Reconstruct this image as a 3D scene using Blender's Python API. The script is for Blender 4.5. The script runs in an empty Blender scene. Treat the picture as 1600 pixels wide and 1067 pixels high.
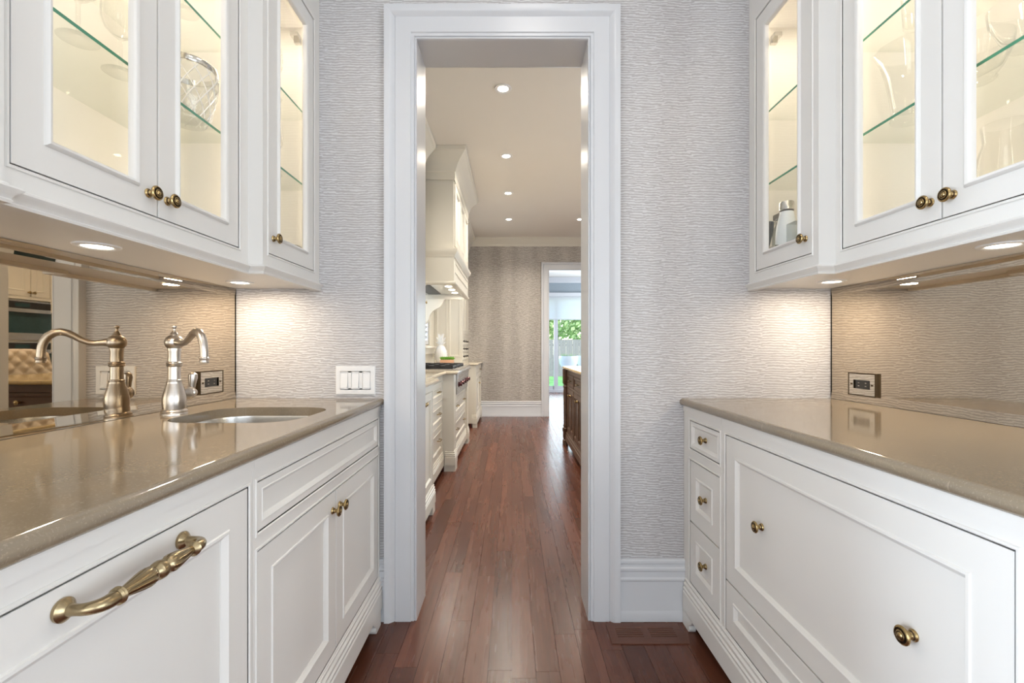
import bpy, bmesh, math, random
from mathutils import Vector, Matrix
random.seed(7)
PI = math.pi
scene = bpy.context.scene
COL = scene.collection

# ------------------------------------------------------------------ camera
F_PX = 711.0
CAM_H = 1.119
cam_d = bpy.data.cameras.new('camera')
cam_d.sensor_width = 36.0
cam_d.lens = F_PX / 1600 * 36.0
cam_d.shift_x = 0.0
cam_d.shift_y = 11.5 / 1600
cam_d.clip_start = 0.02
cam_d.clip_end = 300
cam = bpy.data.objects.new('camera', cam_d)
COL.objects.link(cam)
cam.location = (0, 0, CAM_H)
cam.rotation_euler = (PI / 2, 0, 0)
scene.camera = cam

# ------------------------------------------------------------------ exposure, world, daylight
vs = scene.view_settings
vs.view_transform = 'Standard'
vs.look = 'None'
vs.gamma = 1.0
vs.use_curve_mapping = False
vs.exposure = -0.09
scene.cycles.transparent_max_bounces = 32
scene.cycles.max_bounces = 14
scene.cycles.diffuse_bounces = 5
scene.cycles.glossy_bounces = 6

world = bpy.data.worlds.new('sky')
scene.world = world
world.use_nodes = True
wn = world.node_tree
bg = wn.nodes['Background']
sky = wn.nodes.new('ShaderNodeTexSky')
sky.sky_type = 'NISHITA'
sky.sun_disc = False
sky.sun_elevation = math.radians(48)
sky.sun_rotation = math.radians(150)
wn.links.new(sky.outputs[0], bg.inputs[0])
bg.inputs[1].default_value = 1.0

def area_light(name, loc, rot, sx, sy, power, color, parent=None, shape='RECTANGLE', spread=PI):
    l = bpy.data.lights.new(name, 'AREA')
    l.shape = shape
    l.size = sx
    if shape in ('RECTANGLE', 'ELLIPSE'):
        l.size_y = sy
    l.energy = power
    l.color = color
    l.spread = spread
    o = bpy.data.objects.new(name, l)
    COL.objects.link(o)
    o.location = loc
    o.rotation_euler = rot
    if parent:
        o.parent = parent
    return o

DAY = (0.80, 0.90, 1.0)
WARM = (1.0, 0.80, 0.56)
WARM2 = (1.0, 0.90, 0.77)
WARM3 = (1.0, 0.86, 0.70)
sun_d = bpy.data.lights.new('sun', 'SUN')
sun_d.energy = 3.0
sun_d.angle = math.radians(1.0)
sun_o = bpy.data.objects.new('sun', sun_d)
COL.objects.link(sun_o)
sun_o.rotation_euler = (math.radians(38), math.radians(-20), 0)
# daylight of an unseen dining side window and the garden door, plus added fill lamps
area_light('daylight_dining_side', (-2.52, -.46, 1.0), (0, -PI / 2, 0), 1.5, .5, 48, (.74, .87, 1.0), spread=math.radians(110))
area_light('fill_dining_back', (0.1, -3.35, 1.3), (PI / 2, 0, 0), 3.6, 2.2, 80, DAY)  # added frontal fill, stands for an unseen wide window
area_light('fill_dining_right', (2.55, -1.5, 1.1), (0, PI / 2, 0), 1.9, 2.2, 66, DAY)  # added fill for the left cabinet fronts, no window built here
area_light('fill_dining_left', (-2.52, -1.9, 1.1), (0, -PI / 2, 0), 1.9, 1.8, 56, DAY)  # added broad fill for the right cabinet fronts
area_light('daylight_garden_door', (1.85, 11.62, 1.25), (-PI / 2, 0, 0), 2.2, 2.2, 50, DAY)
area_light('fill_far_room', (3.5, 9.7, 1.5), (0, PI / 2, 0), 1.8, 2.6, 170, DAY)  # added to brighten the far room, side window unseen
area_light('fill_kitchen_side', (3.55, 3.0, 1.6), (0, PI / 2, 0), 1.5, 1.6, 82, DAY)  # added kitchen fill, no known source on this wall

# ------------------------------------------------------------------ node helpers
class NT:
    def __init__(self, name):
        self.m = bpy.data.materials.new(name)
        self.m.use_nodes = True
        self.t = self.m.node_tree
        self.b = self.t.nodes['Principled BSDF']
        self.out = self.t.nodes['Material Output']
    def n(self, typ, **kw):
        nd = self.t.nodes.new(typ)
        for k, v in kw.items():
            setattr(nd, k, v)
        return nd
    def link(self, a, b):
        self.t.links.new(a, b)
    def put(self, sock, v):
        if hasattr(v, 'links') or isinstance(v, bpy.types.NodeSocket):
            self.link(v, sock)
        else:
            sock.default_value = v
    def math(self, op, a, b=0.0, c=0.0, clamp=False):
        nd = self.n('ShaderNodeMath', operation=op, use_clamp=clamp)
        self.put(nd.inputs[0], a); self.put(nd.inputs[1], b); self.put(nd.inputs[2], c)
        return nd.outputs[0]
    def combine(self, x, y, z):
        nd = self.n('ShaderNodeCombineXYZ')
        self.put(nd.inputs[0], x); self.put(nd.inputs[1], y); self.put(nd.inputs[2], z)
        return nd.outputs[0]
    def noise(self, vec, scale=5.0, detail=2.0, rough=0.5):
        nd = self.n('ShaderNodeTexNoise')
        if vec is not None:
            self.link(vec, nd.inputs['Vector'])
        nd.inputs['Scale'].default_value = scale
        nd.inputs['Detail'].default_value = detail
        nd.inputs['Roughness'].default_value = rough
        return nd.outputs['Fac']
    def white(self, v):
        nd = self.n('ShaderNodeTexWhiteNoise', noise_dimensions='1D')
        self.put(nd.inputs['W'], v)
        return nd.outputs['Value']
    def ramp(self, f, stops):
        nd = self.n('ShaderNodeValToRGB')
        self.link(f, nd.inputs[0])
        el = nd.color_ramp.elements
        while len(el) < len(stops):
            el.new(0.5)
        for e, (p, c) in zip(el, stops):
            e.position = p
            e.color = (c[0], c[1], c[2], 1)
        return nd.outputs[0]
    def mix(self, f, a, b, blend='MIX'):
        nd = self.n('ShaderNodeMix', data_type='RGBA', blend_type=blend)
        self.put(nd.inputs[0], f)
        for i, v in ((6, a), (7, b)):
            if isinstance(v, tuple):
                nd.inputs[i].default_value = (v[0], v[1], v[2], 1)
            else:
                self.link(v, nd.inputs[i])
        return nd.outputs[2]
    def smooth(self, x, e0, e1):
        nd = self.n('ShaderNodeMapRange', interpolation_type='SMOOTHSTEP')
        self.put(nd.inputs[0], x)
        nd.inputs[1].default_value = e0
        nd.inputs[2].default_value = e1
        return nd.outputs[0]
    def bump(self, h, strength, dist=0.002):
        nd = self.n('ShaderNodeBump')
        nd.inputs['Strength'].default_value = strength
        nd.inputs['Distance'].default_value = dist
        self.link(h, nd.inputs['Height'])
        self.link(nd.outputs[0], self.b.inputs['Normal'])
    def pos(self):
        g = self.n('ShaderNodeNewGeometry')
        s = self.n('ShaderNodeSeparateXYZ')
        self.link(g.outputs['Position'], s.inputs[0])
        return g.outputs['Position'], s.outputs
    def obj_coord(self):
        return self.n('ShaderNodeTexCoord').outputs['Object']

def srgb(r, g, b):
    f = lambda c: (c / 12.92 if c <= 0.04045 else ((c + 0.055) / 1.055) ** 2.4)
    return (f(r / 255), f(g / 255), f(b / 255))

def simple(name, col, rough=0.5, metal=0.0, var=0.06, nscale=14.0, bump=0.0, spec=0.5, coat=0.0, emit=None, estr=0.0):
    t = NT(name)
    v, _ = t.pos()
    f = t.noise(v, nscale, 3)
    a = tuple(min(1, c * (1 + var)) for c in col)
    d = tuple(c * (1 - var) for c in col)
    t.link(t.mix(f, d, a), t.b.inputs['Base Color'])
    t.b.inputs['Roughness'].default_value = rough
    t.b.inputs['Metallic'].default_value = metal
    t.b.inputs['Specular IOR Level'].default_value = spec
    t.b.inputs['Coat Weight'].default_value = coat
    if bump:
        t.bump(t.noise(v, nscale * 6, 3), bump)
    if emit:
        t.b.inputs['Emission Color'].default_value = (*emit, 1)
        t.b.inputs['Emission Strength'].default_value = estr
    return t.m

def wallpaper(name, dark, light, band=0.0, pitch=0.0105, stripe=0.35):
    t = NT(name)
    P, s = t.pos()
    u = t.math('ADD', s[0], s[1])
    z = s[2]
    w1 = t.noise(t.combine(t.math('MULTIPLY', u, 9), t.math('MULTIPLY', z, 22), 0.0), 1.0, 2, 0.55)
    w2 = t.noise(t.combine(t.math('MULTIPLY', u, 55), t.math('MULTIPLY', z, 90), 3.0), 1.0, 1)
    jig = t.noise(t.combine(t.math('MULTIPLY', u, 2.2), t.math('MULTIPLY', z, 34), 9.0), 1.0, 2)
    cell = t.math('FLOOR', t.math('ADD', t.math('MULTIPLY', u, 17.0), t.math('MULTIPLY', jig, 3.0)))
    ph = t.white(cell)
    tt = t.math('ADD', t.math('MULTIPLY', z, 1.0 / pitch), t.math('MULTIPLY', w1, 1.7))
    tt = t.math('ADD', tt, t.math('MULTIPLY', w2, 0.55))
    tt = t.math('ADD', tt, t.math('MULTIPLY', ph, 0.8))
    fr = t.math('FRACT', tt)
    d = t.math('ABSOLUTE', t.math('SUBTRACT', fr, 0.5))
    wid = t.noise(t.combine(t.math('MULTIPLY', u, 26), t.math('MULTIPLY', z, 60), 5.0), 1.0, 2)
    edge = t.math('ADD', 0.04, t.math('MULTIPLY', wid, 0.30))
    m = t.math('SUBTRACT', d, edge)
    m = t.smooth(m, 0.12, -0.08)
    # fine vertical threads
    th = t.noise(t.combine(t.math('MULTIPLY', u, 420), t.math('MULTIPLY', z, 50), 7.0), 1.0, 1)
    m = t.math('MULTIPLY', m, t.math('ADD', 0.70, t.math('MULTIPLY', th, 0.6)), clamp=True)
    # slow vertical banding of the print
    bn = t.noise(t.combine(t.math('MULTIPLY', u, 2.7), t.math('MULTIPLY', z, 0.25), 1.0), 1.0, 2, 0.6)
    sn = t.math('SINE', t.math('ADD', t.math('MULTIPLY', u, 2 * PI / 0.335), t.math('MULTIPLY', w1, 1.2)))
    bn = t.math('ADD', t.math('MULTIPLY', bn, 1.0 - stripe), t.math('MULTIPLY', t.math('ADD', 0.5, t.math('MULTIPLY', sn, 0.5)), stripe))
    bnd = t.smooth(bn, 0.30, 0.70)
    m2 = t.math('MULTIPLY', m, t.math('ADD', 0.72, t.math('MULTIPLY', bnd, 0.28)))
    col = t.mix(m2, dark, light)
    col = t.mix(t.math('MULTIPLY', bnd, 0.22 + band), col, light)
    t.link(col, t.b.inputs['Base Color'])
    t.b.inputs['Roughness'].default_value = 0.42
    t.b.inputs['Specular IOR Level'].default_value = 0.45
    t.bump(m2, 0.35, 0.001)
    return t.m

def wood_floor(name, planks):
    t = NT(name)
    P, s = t.pos()
    oi = t.n('ShaderNodeObjectInfo')
    if planks:
        rnd = oi.outputs['Random']
    else:
        row = t.math('FLOOR', t.math('DIVIDE', s[0], 0.083))
        r1 = t.white(row)
        seg = t.math('FLOOR', t.math('ADD', t.math('MULTIPLY', s[1], 1.05), t.math('MULTIPLY', r1, 9.0)))
        rnd = t.white(t.math('ADD', t.math('MULTIPLY', row, 7.31), t.math('MULTIPLY', seg, 3.77)))
    off = t.math('MULTIPLY', rnd, 40.0)
    g1 = t.noise(t.combine(t.math('MULTIPLY', s[0], 70), t.math('ADD', t.math('MULTIPLY', s[1], 3.2), off), off), 1.0, 4, 0.62)
    g2 = t.noise(t.combine(t.math('MULTIPLY', s[0], 16), t.math('ADD', t.math('MULTIPLY', s[1], 1.2), off), off), 1.0, 3, 0.6)
    g3 = t.noise(t.combine(t.math('MULTIPLY', s[0], 260), t.math('ADD', t.math('MULTIPLY', s[1], 14), off), 0.0), 1.0, 2)
    f = t.math('ADD', 0.2, t.math('ADD', t.math('MULTIPLY', g1, 0.28), t.math('MULTIPLY', g2, 0.32)))
    c = t.ramp(f, [(0.30, srgb(66, 35, 25)), (0.5, srgb(92, 53, 38)), (0.70, srgb(116, 72, 53))])
    c = t.mix(t.math('MULTIPLY', t.smooth(g3, 0.62, 0.75), 0.5), c, srgb(60, 34, 25))
    tone = t.math('ADD', 0.78, t.math('MULTIPLY', rnd, 0.5))
    c = t.mix(1.0, c, t.combine(tone, tone, tone), 'MULTIPLY')
    if not planks:
        fx = t.math('FRACT', t.math('DIVIDE', s[0], 0.083))
        gap = t.math('LESS_THAN', fx, 0.02)
        c = t.mix(gap, c, (0.01, 0.006, 0.004))
    t.link(c, t.b.inputs['Base Color'])
    rr = t.math('ADD', 0.20, t.math('MULTIPLY', g2, 0.14))
    t.link(rr, t.b.inputs['Roughness'])
    t.b.inputs['Specular IOR Level'].default_value = 0.5
    t.bump(t.math('ADD', g1, t.math('MULTIPLY', g2, 0.2)), 0.03, 0.002)
    return t.m

def stone(name, base, warm, speck):
    t = NT(name)
    P, s = t.pos()
    f = t.noise(P, 9, 4, 0.6)
    g = t.noise(P, 300, 2)
    h = t.noise(t.combine(t.math('MULTIPLY', s[0], 60), t.math('MULTIPLY', s[1], 130), 0.0), 1.0, 2)
    c = t.mix(f, base, warm)
    c = t.mix(t.math('MULTIPLY', t.smooth(g, 0.56, 0.72), 0.35), c, speck)
    c = t.mix(t.math('MULTIPLY', t.smooth(h, 0.66, 0.74), 0.5), c, speck)
    t.link(c, t.b.inputs['Base Color'])
    t.b.inputs['Roughness'].default_value = 0.09
    t.b.inputs['Specular IOR Level'].default_value = 0.95
    return t.m

def thin_glass(name, tint, refl=1.0, rough=0.0, rim=0.0, rimcol=(1, 1, 1)):
    t = NT(name)
    t.t.nodes.remove(t.b)
    tr = t.n('ShaderNodeBsdfTransparent')
    # a very faint procedural unevenness of the glass tint
    v, _ = t.pos()
    f = t.noise(v, 6, 1)
    t.link(t.mix(f, tuple(c * 0.985 for c in tint), tint), tr.inputs[0])
    gl = t.n('ShaderNodeBsdfGlossy')
    gl.inputs['Roughness'].default_value = rough
    lw = t.n('ShaderNodeLayerWeight')
    lw.inputs[0].default_value = 0.5
    sch = t.math('ADD', 0.03, t.math('MULTIPLY', t.math('POWER', lw.outputs['Facing'], 5.0), 0.97))
    mx = t.n('ShaderNodeMixShader')
    t.link(t.math('MULTIPLY', sch, refl, clamp=True), mx.inputs[0])
    t.link(tr.outputs[0], mx.inputs[1])
    t.link(gl.outputs[0], mx.inputs[2])
    outp = mx.outputs[0]
    if rim > 0:
        df = t.n('ShaderNodeBsdfDiffuse')
        df.inputs[0].default_value = (*rimcol, 1)
        l2 = t.n('ShaderNodeLayerWeight')
        l2.inputs[0].default_value = 0.25
        m2 = t.n('ShaderNodeMixShader')
        t.link(t.math('MULTIPLY', l2.outputs['Facing'], rim, clamp=True), m2.inputs[0])
        t.link(outp, m2.inputs[1])
        t.link(df.outputs[0], m2.inputs[2])
        outp = m2.outputs[0]
    t.link(outp, t.out.inputs[0])
    return t.m

def brushed(name, col, rough=0.28, stretch=(4, 4, 260), amt=0.12):
    t = NT(name)
    oc = t.obj_coord()
    mp = t.n('ShaderNodeMapping')
    mp.inputs['Scale'].default_value = stretch
    t.link(oc, mp.inputs[0])
    f = t.noise(mp.outputs[0], 1.0, 3)
    t.link(t.mix(f, tuple(c * (1 - amt) for c in col), tuple(min(1, c * (1 + amt)) for c in col)), t.b.inputs['Base Color'])
    t.b.inputs['Metallic'].default_value = 1.0
    t.link(t.math('ADD', rough - 0.05, t.math('MULTIPLY', f, 0.1)), t.b.inputs['Roughness'])
    return t.m

def emitter(name, col, strength):
    t = NT(name)
    v, _ = t.pos()
    f = t.noise(v, 30, 1)
    t.b.inputs['Base Color'].default_value = (0.9, 0.9, 0.9, 1)
    t.link(t.mix(f, tuple(c * 0.95 for c in col), col), t.b.inputs['Emission Color'])
    t.b.inputs['Emission Strength'].default_value = strength
    return t.m

def leafy(name, c0, c1, c2):
    t = NT(name)
    v, _ = t.pos()
    f = t.noise(v, 3.0, 4)
    t.link(t.ramp(f, [(0.3, c0), (0.5, c1), (0.7, c2)]), t.b.inputs['Base Color'])
    t.b.inputs['Roughness'].default_value = 0.6
    return t.m

def grain(name, c0, c1, rough=0.35, axis=(6, 6, 60)):
    t = NT(name)
    v, s = t.pos()
    f = t.noise(t.combine(t.math('MULTIPLY', s[0], axis[0]), t.math('MULTIPLY', s[1], axis[1]), t.math('MULTIPLY', s[2], axis[2])), 1.0, 4, 0.6)
    t.link(t.mix(f, c0, c1), t.b.inputs['Base Color'])
    t.b.inputs['Roughness'].default_value = rough
    return t.m

M = {}
M['paint'] = simple('cabinet_paint', (0.735, 0.715, 0.685), 0.32, var=0.015, nscale=5)
M['paint_in'] = simple('cabinet_interior_paint', (0.76, 0.735, 0.68), 0.45, var=0.02, nscale=5)
M['trim'] = simple('trim_paint', (0.62, 0.63, 0.655), 0.3, var=0.012, nscale=4)
M['ceil'] = simple('ceiling_paint', (0.76, 0.73, 0.68), 0.75, var=0.015, nscale=3)
M['white_wall'] = simple('white_wall_paint', (0.74, 0.73, 0.71), 0.7, var=0.015, nscale=3)
M['cream'] = simple('cream_cabinet_paint', (0.69, 0.655, 0.57), 0.36, var=0.02, nscale=5)
M['paper'] = wallpaper('silk_wallpaper', srgb(170, 166, 166), srgb(210, 209, 210), stripe=0.2)
M['paper_k'] = wallpaper('silk_wallpaper_kitchen', srgb(142, 134, 125), srgb(200, 194, 186), 0.16, 0.021, 0.16)
M['paper_b'] = simple('blue_grey_wallpaper', srgb(150, 160, 168), 0.6, var=0.12, nscale=40)
M['plank'] = wood_floor('walnut_plank', True)
M['field'] = wood_floor('walnut_field', False)
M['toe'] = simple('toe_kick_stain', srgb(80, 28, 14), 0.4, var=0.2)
M['stone'] = stone('taupe_quartz', srgb(126, 113, 95), srgb(143, 129, 109), srgb(174, 160, 141))
M['stone_k'] = stone('cream_granite', srgb(190, 178, 155), srgb(215, 205, 185), srgb(120, 105, 85))
M['stone_i'] = stone('gold_granite', srgb(180, 150, 95), srgb(205, 180, 125), srgb(90, 70, 45))
M['mirror'] = None
def mk_mirror():
    t = NT('bronze_mirror')
    v, _ = t.pos()
    f = t.noise(v, 2, 1)
    t.link(t.mix(f, (0.56, 0.475, 0.365), (0.58, 0.49, 0.38)), t.b.inputs['Base Color'])
    t.b.inputs['Metallic'].default_value = 1.0
    t.b.inputs['Roughness'].default_value = 0.012
    return t.m
M['mirror'] = mk_mirror()
M['plate'] = simple('mirror_plate', (0.62, 0.565, 0.48), 0.04, 1.0, var=0.02)
M['black'] = simple('black_plastic', (0.02, 0.018, 0.016), 0.35)
M['slot_shade'] = simple('slot_shade_colour', (0.03, 0.025, 0.02), 0.6)  # shade between the register slats, put in as near-black colour
M['brass'] = brushed('antique_brass', (0.43, 0.31, 0.145), 0.27, (40, 40, 40), 0.25)
M['brass_dark'] = simple('antique_brass_recess', (0.075, 0.05, 0.028), 0.38, 0.9, var=0.2, nscale=80)
M['pewter'] = brushed('antique_pewter_brass', (0.37, 0.285, 0.165), 0.26, (60, 3, 60), 0.3)
M['nickel'] = brushed('brushed_nickel', (0.56, 0.52, 0.48), 0.30, (3, 3, 400), 0.12)
M['steel'] = brushed('stainless_steel', (0.62, 0.61, 0.59), 0.25, (5, 200, 5), 0.08)
M['glass'] = thin_glass('cabinet_pane_glass', (0.985, 0.985, 0.975), 0.9)
M['shelf'] = thin_glass('glass_shelf', (0.972, 0.985, 0.972), 0.8)
def mk_edge():
    t = NT('green_glass_edge')
    v, _ = t.pos()
    f = t.noise(v, 12, 1)
    t.link(t.mix(f, (0.05, 0.22, 0.13), (0.07, 0.30, 0.19)), t.b.inputs['Base Color'])
    t.b.inputs['Roughness'].default_value = 0.15
    return t.m
M['edge'] = mk_edge()
M['stemware'] = thin_glass('clear_stemware', (0.985, 0.985, 0.98), 0.7, 0.02, 0.05, (0.85, 0.85, 0.82))
M['crystal'] = thin_glass('cut_crystal', (0.965, 0.965, 0.955), 2.0, 0.04, 0.16, (0.92, 0.92, 0.9))
M['crystal_cut'] = simple('crystal_cut_edges', (0.86, 0.85, 0.82), 0.08, var=0.05, nscale=60)
M['silver'] = simple('polished_silver', (0.72, 0.70, 0.66), 0.12, 1.0)
M['lens'] = emitter('warm_lens', (1.0, 0.90, 0.74), 14.0)
M['lens_dim'] = emitter('fill_strip_lens', (1.0, 0.86, 0.66), 2.0)  # glow of the added cabinet fill strips
M['diffuser'] = emitter('pantry_fill_diffuser', (1.0, 0.94, 0.86), 2.5)  # glow of the added pantry fill lamps
M['lens_k'] = emitter('downlight_lens', (1.0, 0.92, 0.78), 16.0)
M['white_pl'] = simple('white_plastic', (0.80, 0.80, 0.80), 0.3, var=0.01)
M['white_cer'] = simple('white_ceramic', (0.85, 0.85, 0.84), 0.15, var=0.02)
M['bottle'] = simple('white_bottle_coat', (0.72, 0.77, 0.82), 0.35, var=0.02)
M['grey_cloth'] = simple('charcoal_print', (0.055, 0.06, 0.065), 0.6, var=0.6, nscale=90)
M['grey_box'] = thin_glass('smoky_plastic', (0.80, 0.82, 0.82), 1.0, 0.1, 0.6, (0.7, 0.72, 0.72))
M['island'] = grain('dark_island_wood', srgb(66, 44, 32), srgb(104, 78, 60), 0.3)
M['black_iron'] = simple('cast_iron', (0.018, 0.018, 0.02), 0.5)
M['red_knob'] = simple('oxblood_knob', srgb(74, 24, 26), 0.25, 0.3)
M['fabric'] = simple('cream_leather', (0.62, 0.52, 0.40), 0.42, var=0.05, nscale=30, bump=0.1)
M['oven_glass'] = simple('oven_glass', (0.025, 0.06, 0.065), 0.06, var=0.3)
M['succ'] = leafy('succulent_green', srgb(60, 110, 30), srgb(100, 160, 50), srgb(140, 190, 80))
M['terra'] = simple('wood_planter', srgb(205, 160, 130), 0.6, var=0.1)
M['leaf'] = leafy('garden_leaf', srgb(105, 135, 80), srgb(150, 178, 115), srgb(195, 212, 160))
M['bark'] = simple('tree_bark', srgb(96, 78, 62), 0.8, var=0.25, nscale=20)
M['lawn'] = leafy('lawn_grass', srgb(80, 130, 60), srgb(105, 160, 80), srgb(130, 180, 100))
M['fence'] = grain('grey_fence_wood', srgb(92, 90, 88), srgb(128, 126, 124), 0.8)
def mk_shade():
    t = NT('roller_shade_cloth')
    v, _ = t.pos()
    f = t.noise(v, 60, 2)
    c = t.mix(f, (0.84, 0.85, 0.86), (0.88, 0.89, 0.90))
    t.link(c, t.b.inputs['Base Color'])
    t.b.inputs['Roughness'].default_value = 0.8
    tl = t.n('ShaderNodeBsdfTranslucent'); t.link(c, tl.inputs[0])
    mx = t.n('ShaderNodeMixShader'); mx.inputs[0].default_value = 0.55
    t.link(t.b.outputs[0], mx.inputs[1]); t.link(tl.outputs[0], mx.inputs[2]); t.link(mx.outputs[0], t.out.inputs[0])
    return t.m
M['shade'] = mk_shade()
M['register'] = grain('walnut_register', srgb(84, 50, 37), srgb(112, 70, 52), 0.35, (8, 90, 8))

# ------------------------------------------------------------------ mesh helpers
class MB:
    def __init__(self, tf=None):
        self.v = []; self.f = []; self.mi = []
        self.tf = tf
        self.smooth = 32.0
    def add(self, pts, faces, mi=0):
        o = len(self.v)
        for p in pts:
            self.v.append(self.tf(*p) if self.tf else tuple(p))
        for i, fc in enumerate(faces):
            self.f.append([o + k for k in fc])
            self.mi.append(mi[i] if isinstance(mi, (list, tuple)) else mi)
        return self
    def box(self, x0, x1, y0, y1, z0, z1, mi=0):
        p = [(x0, y0, z0), (x1, y0, z0), (x1, y1, z0), (x0, y1, z0), (x0, y0, z1), (x1, y0, z1), (x1, y1, z1), (x0, y1, z1)]
        return self.add(p, [(0, 3, 2, 1), (4, 5, 6, 7), (0, 1, 5, 4), (1, 2, 6, 5), (2, 3, 7, 6), (3, 0, 4, 7)], mi)
    def ring(self, u0, u1, v0, v1, prof, mi=0):
        n = len(prof); pts = []
        for (i, w) in prof:
            pts += [(u0 + i, v0 + i, w), (u1 - i, v0 + i, w), (u1 - i, v1 - i, w), (u0 + i, v1 - i, w)]
        fs = []
        for k in range(n):
            a = 4 * k; b = 4 * ((k + 1) % n)
            for j in range(4):
                j2 = (j + 1) % 4
                fs.append((a + j, a + j2, b + j2, b + j))
        return self.add(pts, fs, mi)
    def sweep(self, path, prof, mi=0, side=1, closed=False):
        # path: (x, y) points, prof: closed polygon of (offset to the side, z)
        n = len(path); m = len(prof); pts = []
        for i in range(n):
            p = Vector(path[i])
            dirs = []
            if closed or i > 0:
                dirs.append((p - Vector(path[i - 1])).normalized())
            if closed or i < n - 1:
                dirs.append((Vector(path[(i + 1) % n]) - p).normalized())
            ns = [Vector((d.y, -d.x)) * side for d in dirs]
            nn = ns[0] if len(ns) == 1 else (ns[0] + ns[1]).normalized()
            sc = 1.0 if len(ns) == 1 else 1.0 / max(0.2, nn.dot(ns[0]))
            for (o, z) in prof:
                q = p + nn * o * sc
                pts.append((q.x, q.y, z))
        fs = []
        for i in range(n if closed else n - 1):
            a = i * m; b = ((i + 1) % n) * m
            for k in range(m):
                k2 = (k + 1) % m
                fs.append((a + k, a + k2, b + k2, b + k))
        if not closed:
            fs.append(tuple(range(m)))
            fs.append(tuple(range((n - 1) * m, n * m))[::-1])
        return self.add(pts, fs, mi)
    def lathe(self, prof, seg=20, at=(0, 0, 0), mat=None, mi=0, flute=None, caps=True):
        # prof: (radius, height); axis +Z before 'mat'
        mat = mat or Matrix.Identity(3)
        at = Vector(at); pts = []; n = len(prof)
        for k, (r, h) in enumerate(prof):
            for j in range(seg):
                a = 2 * PI * j / seg
                rr = r * (flute(k, a) if flute else 1.0)
                pts.append(tuple(at + mat @ Vector((rr * math.cos(a), rr * math.sin(a), h))))
        fs = []; ms = []
        for k in range(n - 1):
            for j in range(seg):
                j2 = (j + 1) % seg
                fs.append((k * seg + j, k * seg + j2, (k + 1) * seg + j2, (k + 1) * seg + j))
                ms.append(mi[k] if isinstance(mi, list) else mi)
        if caps and prof[0][0] > 1e-5:
            fs.append(tuple(range(seg))[::-1]); ms.append(mi[0] if isinstance(mi, list) else mi)
        if caps and prof[-1][0] > 1e-5:
            fs.append(tuple(range((n - 1) * seg, n * seg))); ms.append(mi[-1] if isinstance(mi, list) else mi)
        return self.add(pts, fs, ms)
    def tube(self, path, rad, seg=14, mi=0, flute=None):
        path = [Vector(p) for p in path]; n = len(path)
        pts = []
        up = Vector((0.123, 0.311, 0.94)).normalized()
        t0 = (path[1] - path[0]).normalized()
        side = t0.cross(up).normalized()
        for i in range(n):
            if i == 0: t = path[1] - path[0]
            elif i == n - 1: t = path[-1] - path[-2]
            else: t = path[i + 1] - path[i - 1]
            t.normalize()
            side = (side - t * side.dot(t)).normalized()
            up2 = t.cross(side)
            r = rad[i] if isinstance(rad, (list, tuple)) else rad
            for j in range(seg):
                a = 2 * PI * j / seg
                rr = r * (flute(i, a) if flute else 1.0)
                pts.append(tuple(path[i] + side * rr * math.cos(a) + up2 * rr * math.sin(a)))
        fs = []
        for i in range(n - 1):
            for j in range(seg):
                j2 = (j + 1) % seg
                fs.append((i * seg + j, i * seg + j2, (i + 1) * seg + j2, (i + 1) * seg + j))
        fs.append(tuple(range(seg))[::-1]); fs.append(tuple(range((n - 1) * seg, n * seg)))
        return self.add(pts, fs, mi)
    def prism(self, poly, h0, h1, plane='xy', mi=0):
        n = len(poly)
        def P(a, b, h):
            return {'xy': (a, b, h), 'xz': (a, h, b), 'yz': (h, a, b)}[plane]
        pts = [P(a, b, h0) for a, b in poly] + [P(a, b, h1) for a, b in poly]
        fs = [tuple(range(n))[::-1], tuple(range(n, 2 * n))]
        for i in range(n):
            j = (i + 1) % n
            fs.append((i, j, n + j, n + i))
        return self.add(pts, fs, mi)
    def loops(self, rings, cap0=True, cap1=True, mi=0):
        n = len(rings); m = len(rings[0]); pts = [p for r in rings for p in r]; fs = []
        for i in range(n - 1):
            for k in range(m):
                k2 = (k + 1) % m
                fs.append((i * m + k, i * m + k2, (i + 1) * m + k2, (i + 1) * m + k))
        if cap0: fs.append(tuple(range(m))[::-1])
        if cap1: fs.append(tuple(range((n - 1) * m, n * m)))
        return self.add(pts, fs, mi)

ORG = {}
def mesh_from(mb, name, off=(0, 0, 0)):
    me = bpy.data.meshes.new(name)
    ox, oy, oz = off
    me.from_pydata([(x - ox, y - oy, z - oz) for x, y, z in mb.v], [], mb.f)
    for p, i in zip(me.polygons, mb.mi):
        p.material_index = i
    bm = bmesh.new(); bm.from_mesh(me)
    bmesh.ops.recalc_face_normals(bm, faces=bm.faces)
    bm.to_mesh(me); bm.free()
    for p in me.polygons:
        p.use_smooth = True
    me.set_sharp_from_angle(angle=math.radians(mb.smooth))
    return me

def tag(o, label, cat, group=None, kind=None):
    if label: o['label'] = label
    if cat: o['category'] = cat
    if group: o['group'] = group
    if kind: o['kind'] = kind
    return o

def thing(name, loc, label, cat, group=None, kind=None):
    o = bpy.data.objects.new(name, None)
    o.empty_display_size = 0.1
    COL.objects.link(o)
    o.location = loc
    ORG[o.name] = tuple(loc)
    return tag(o, label, cat, group, kind)

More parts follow.
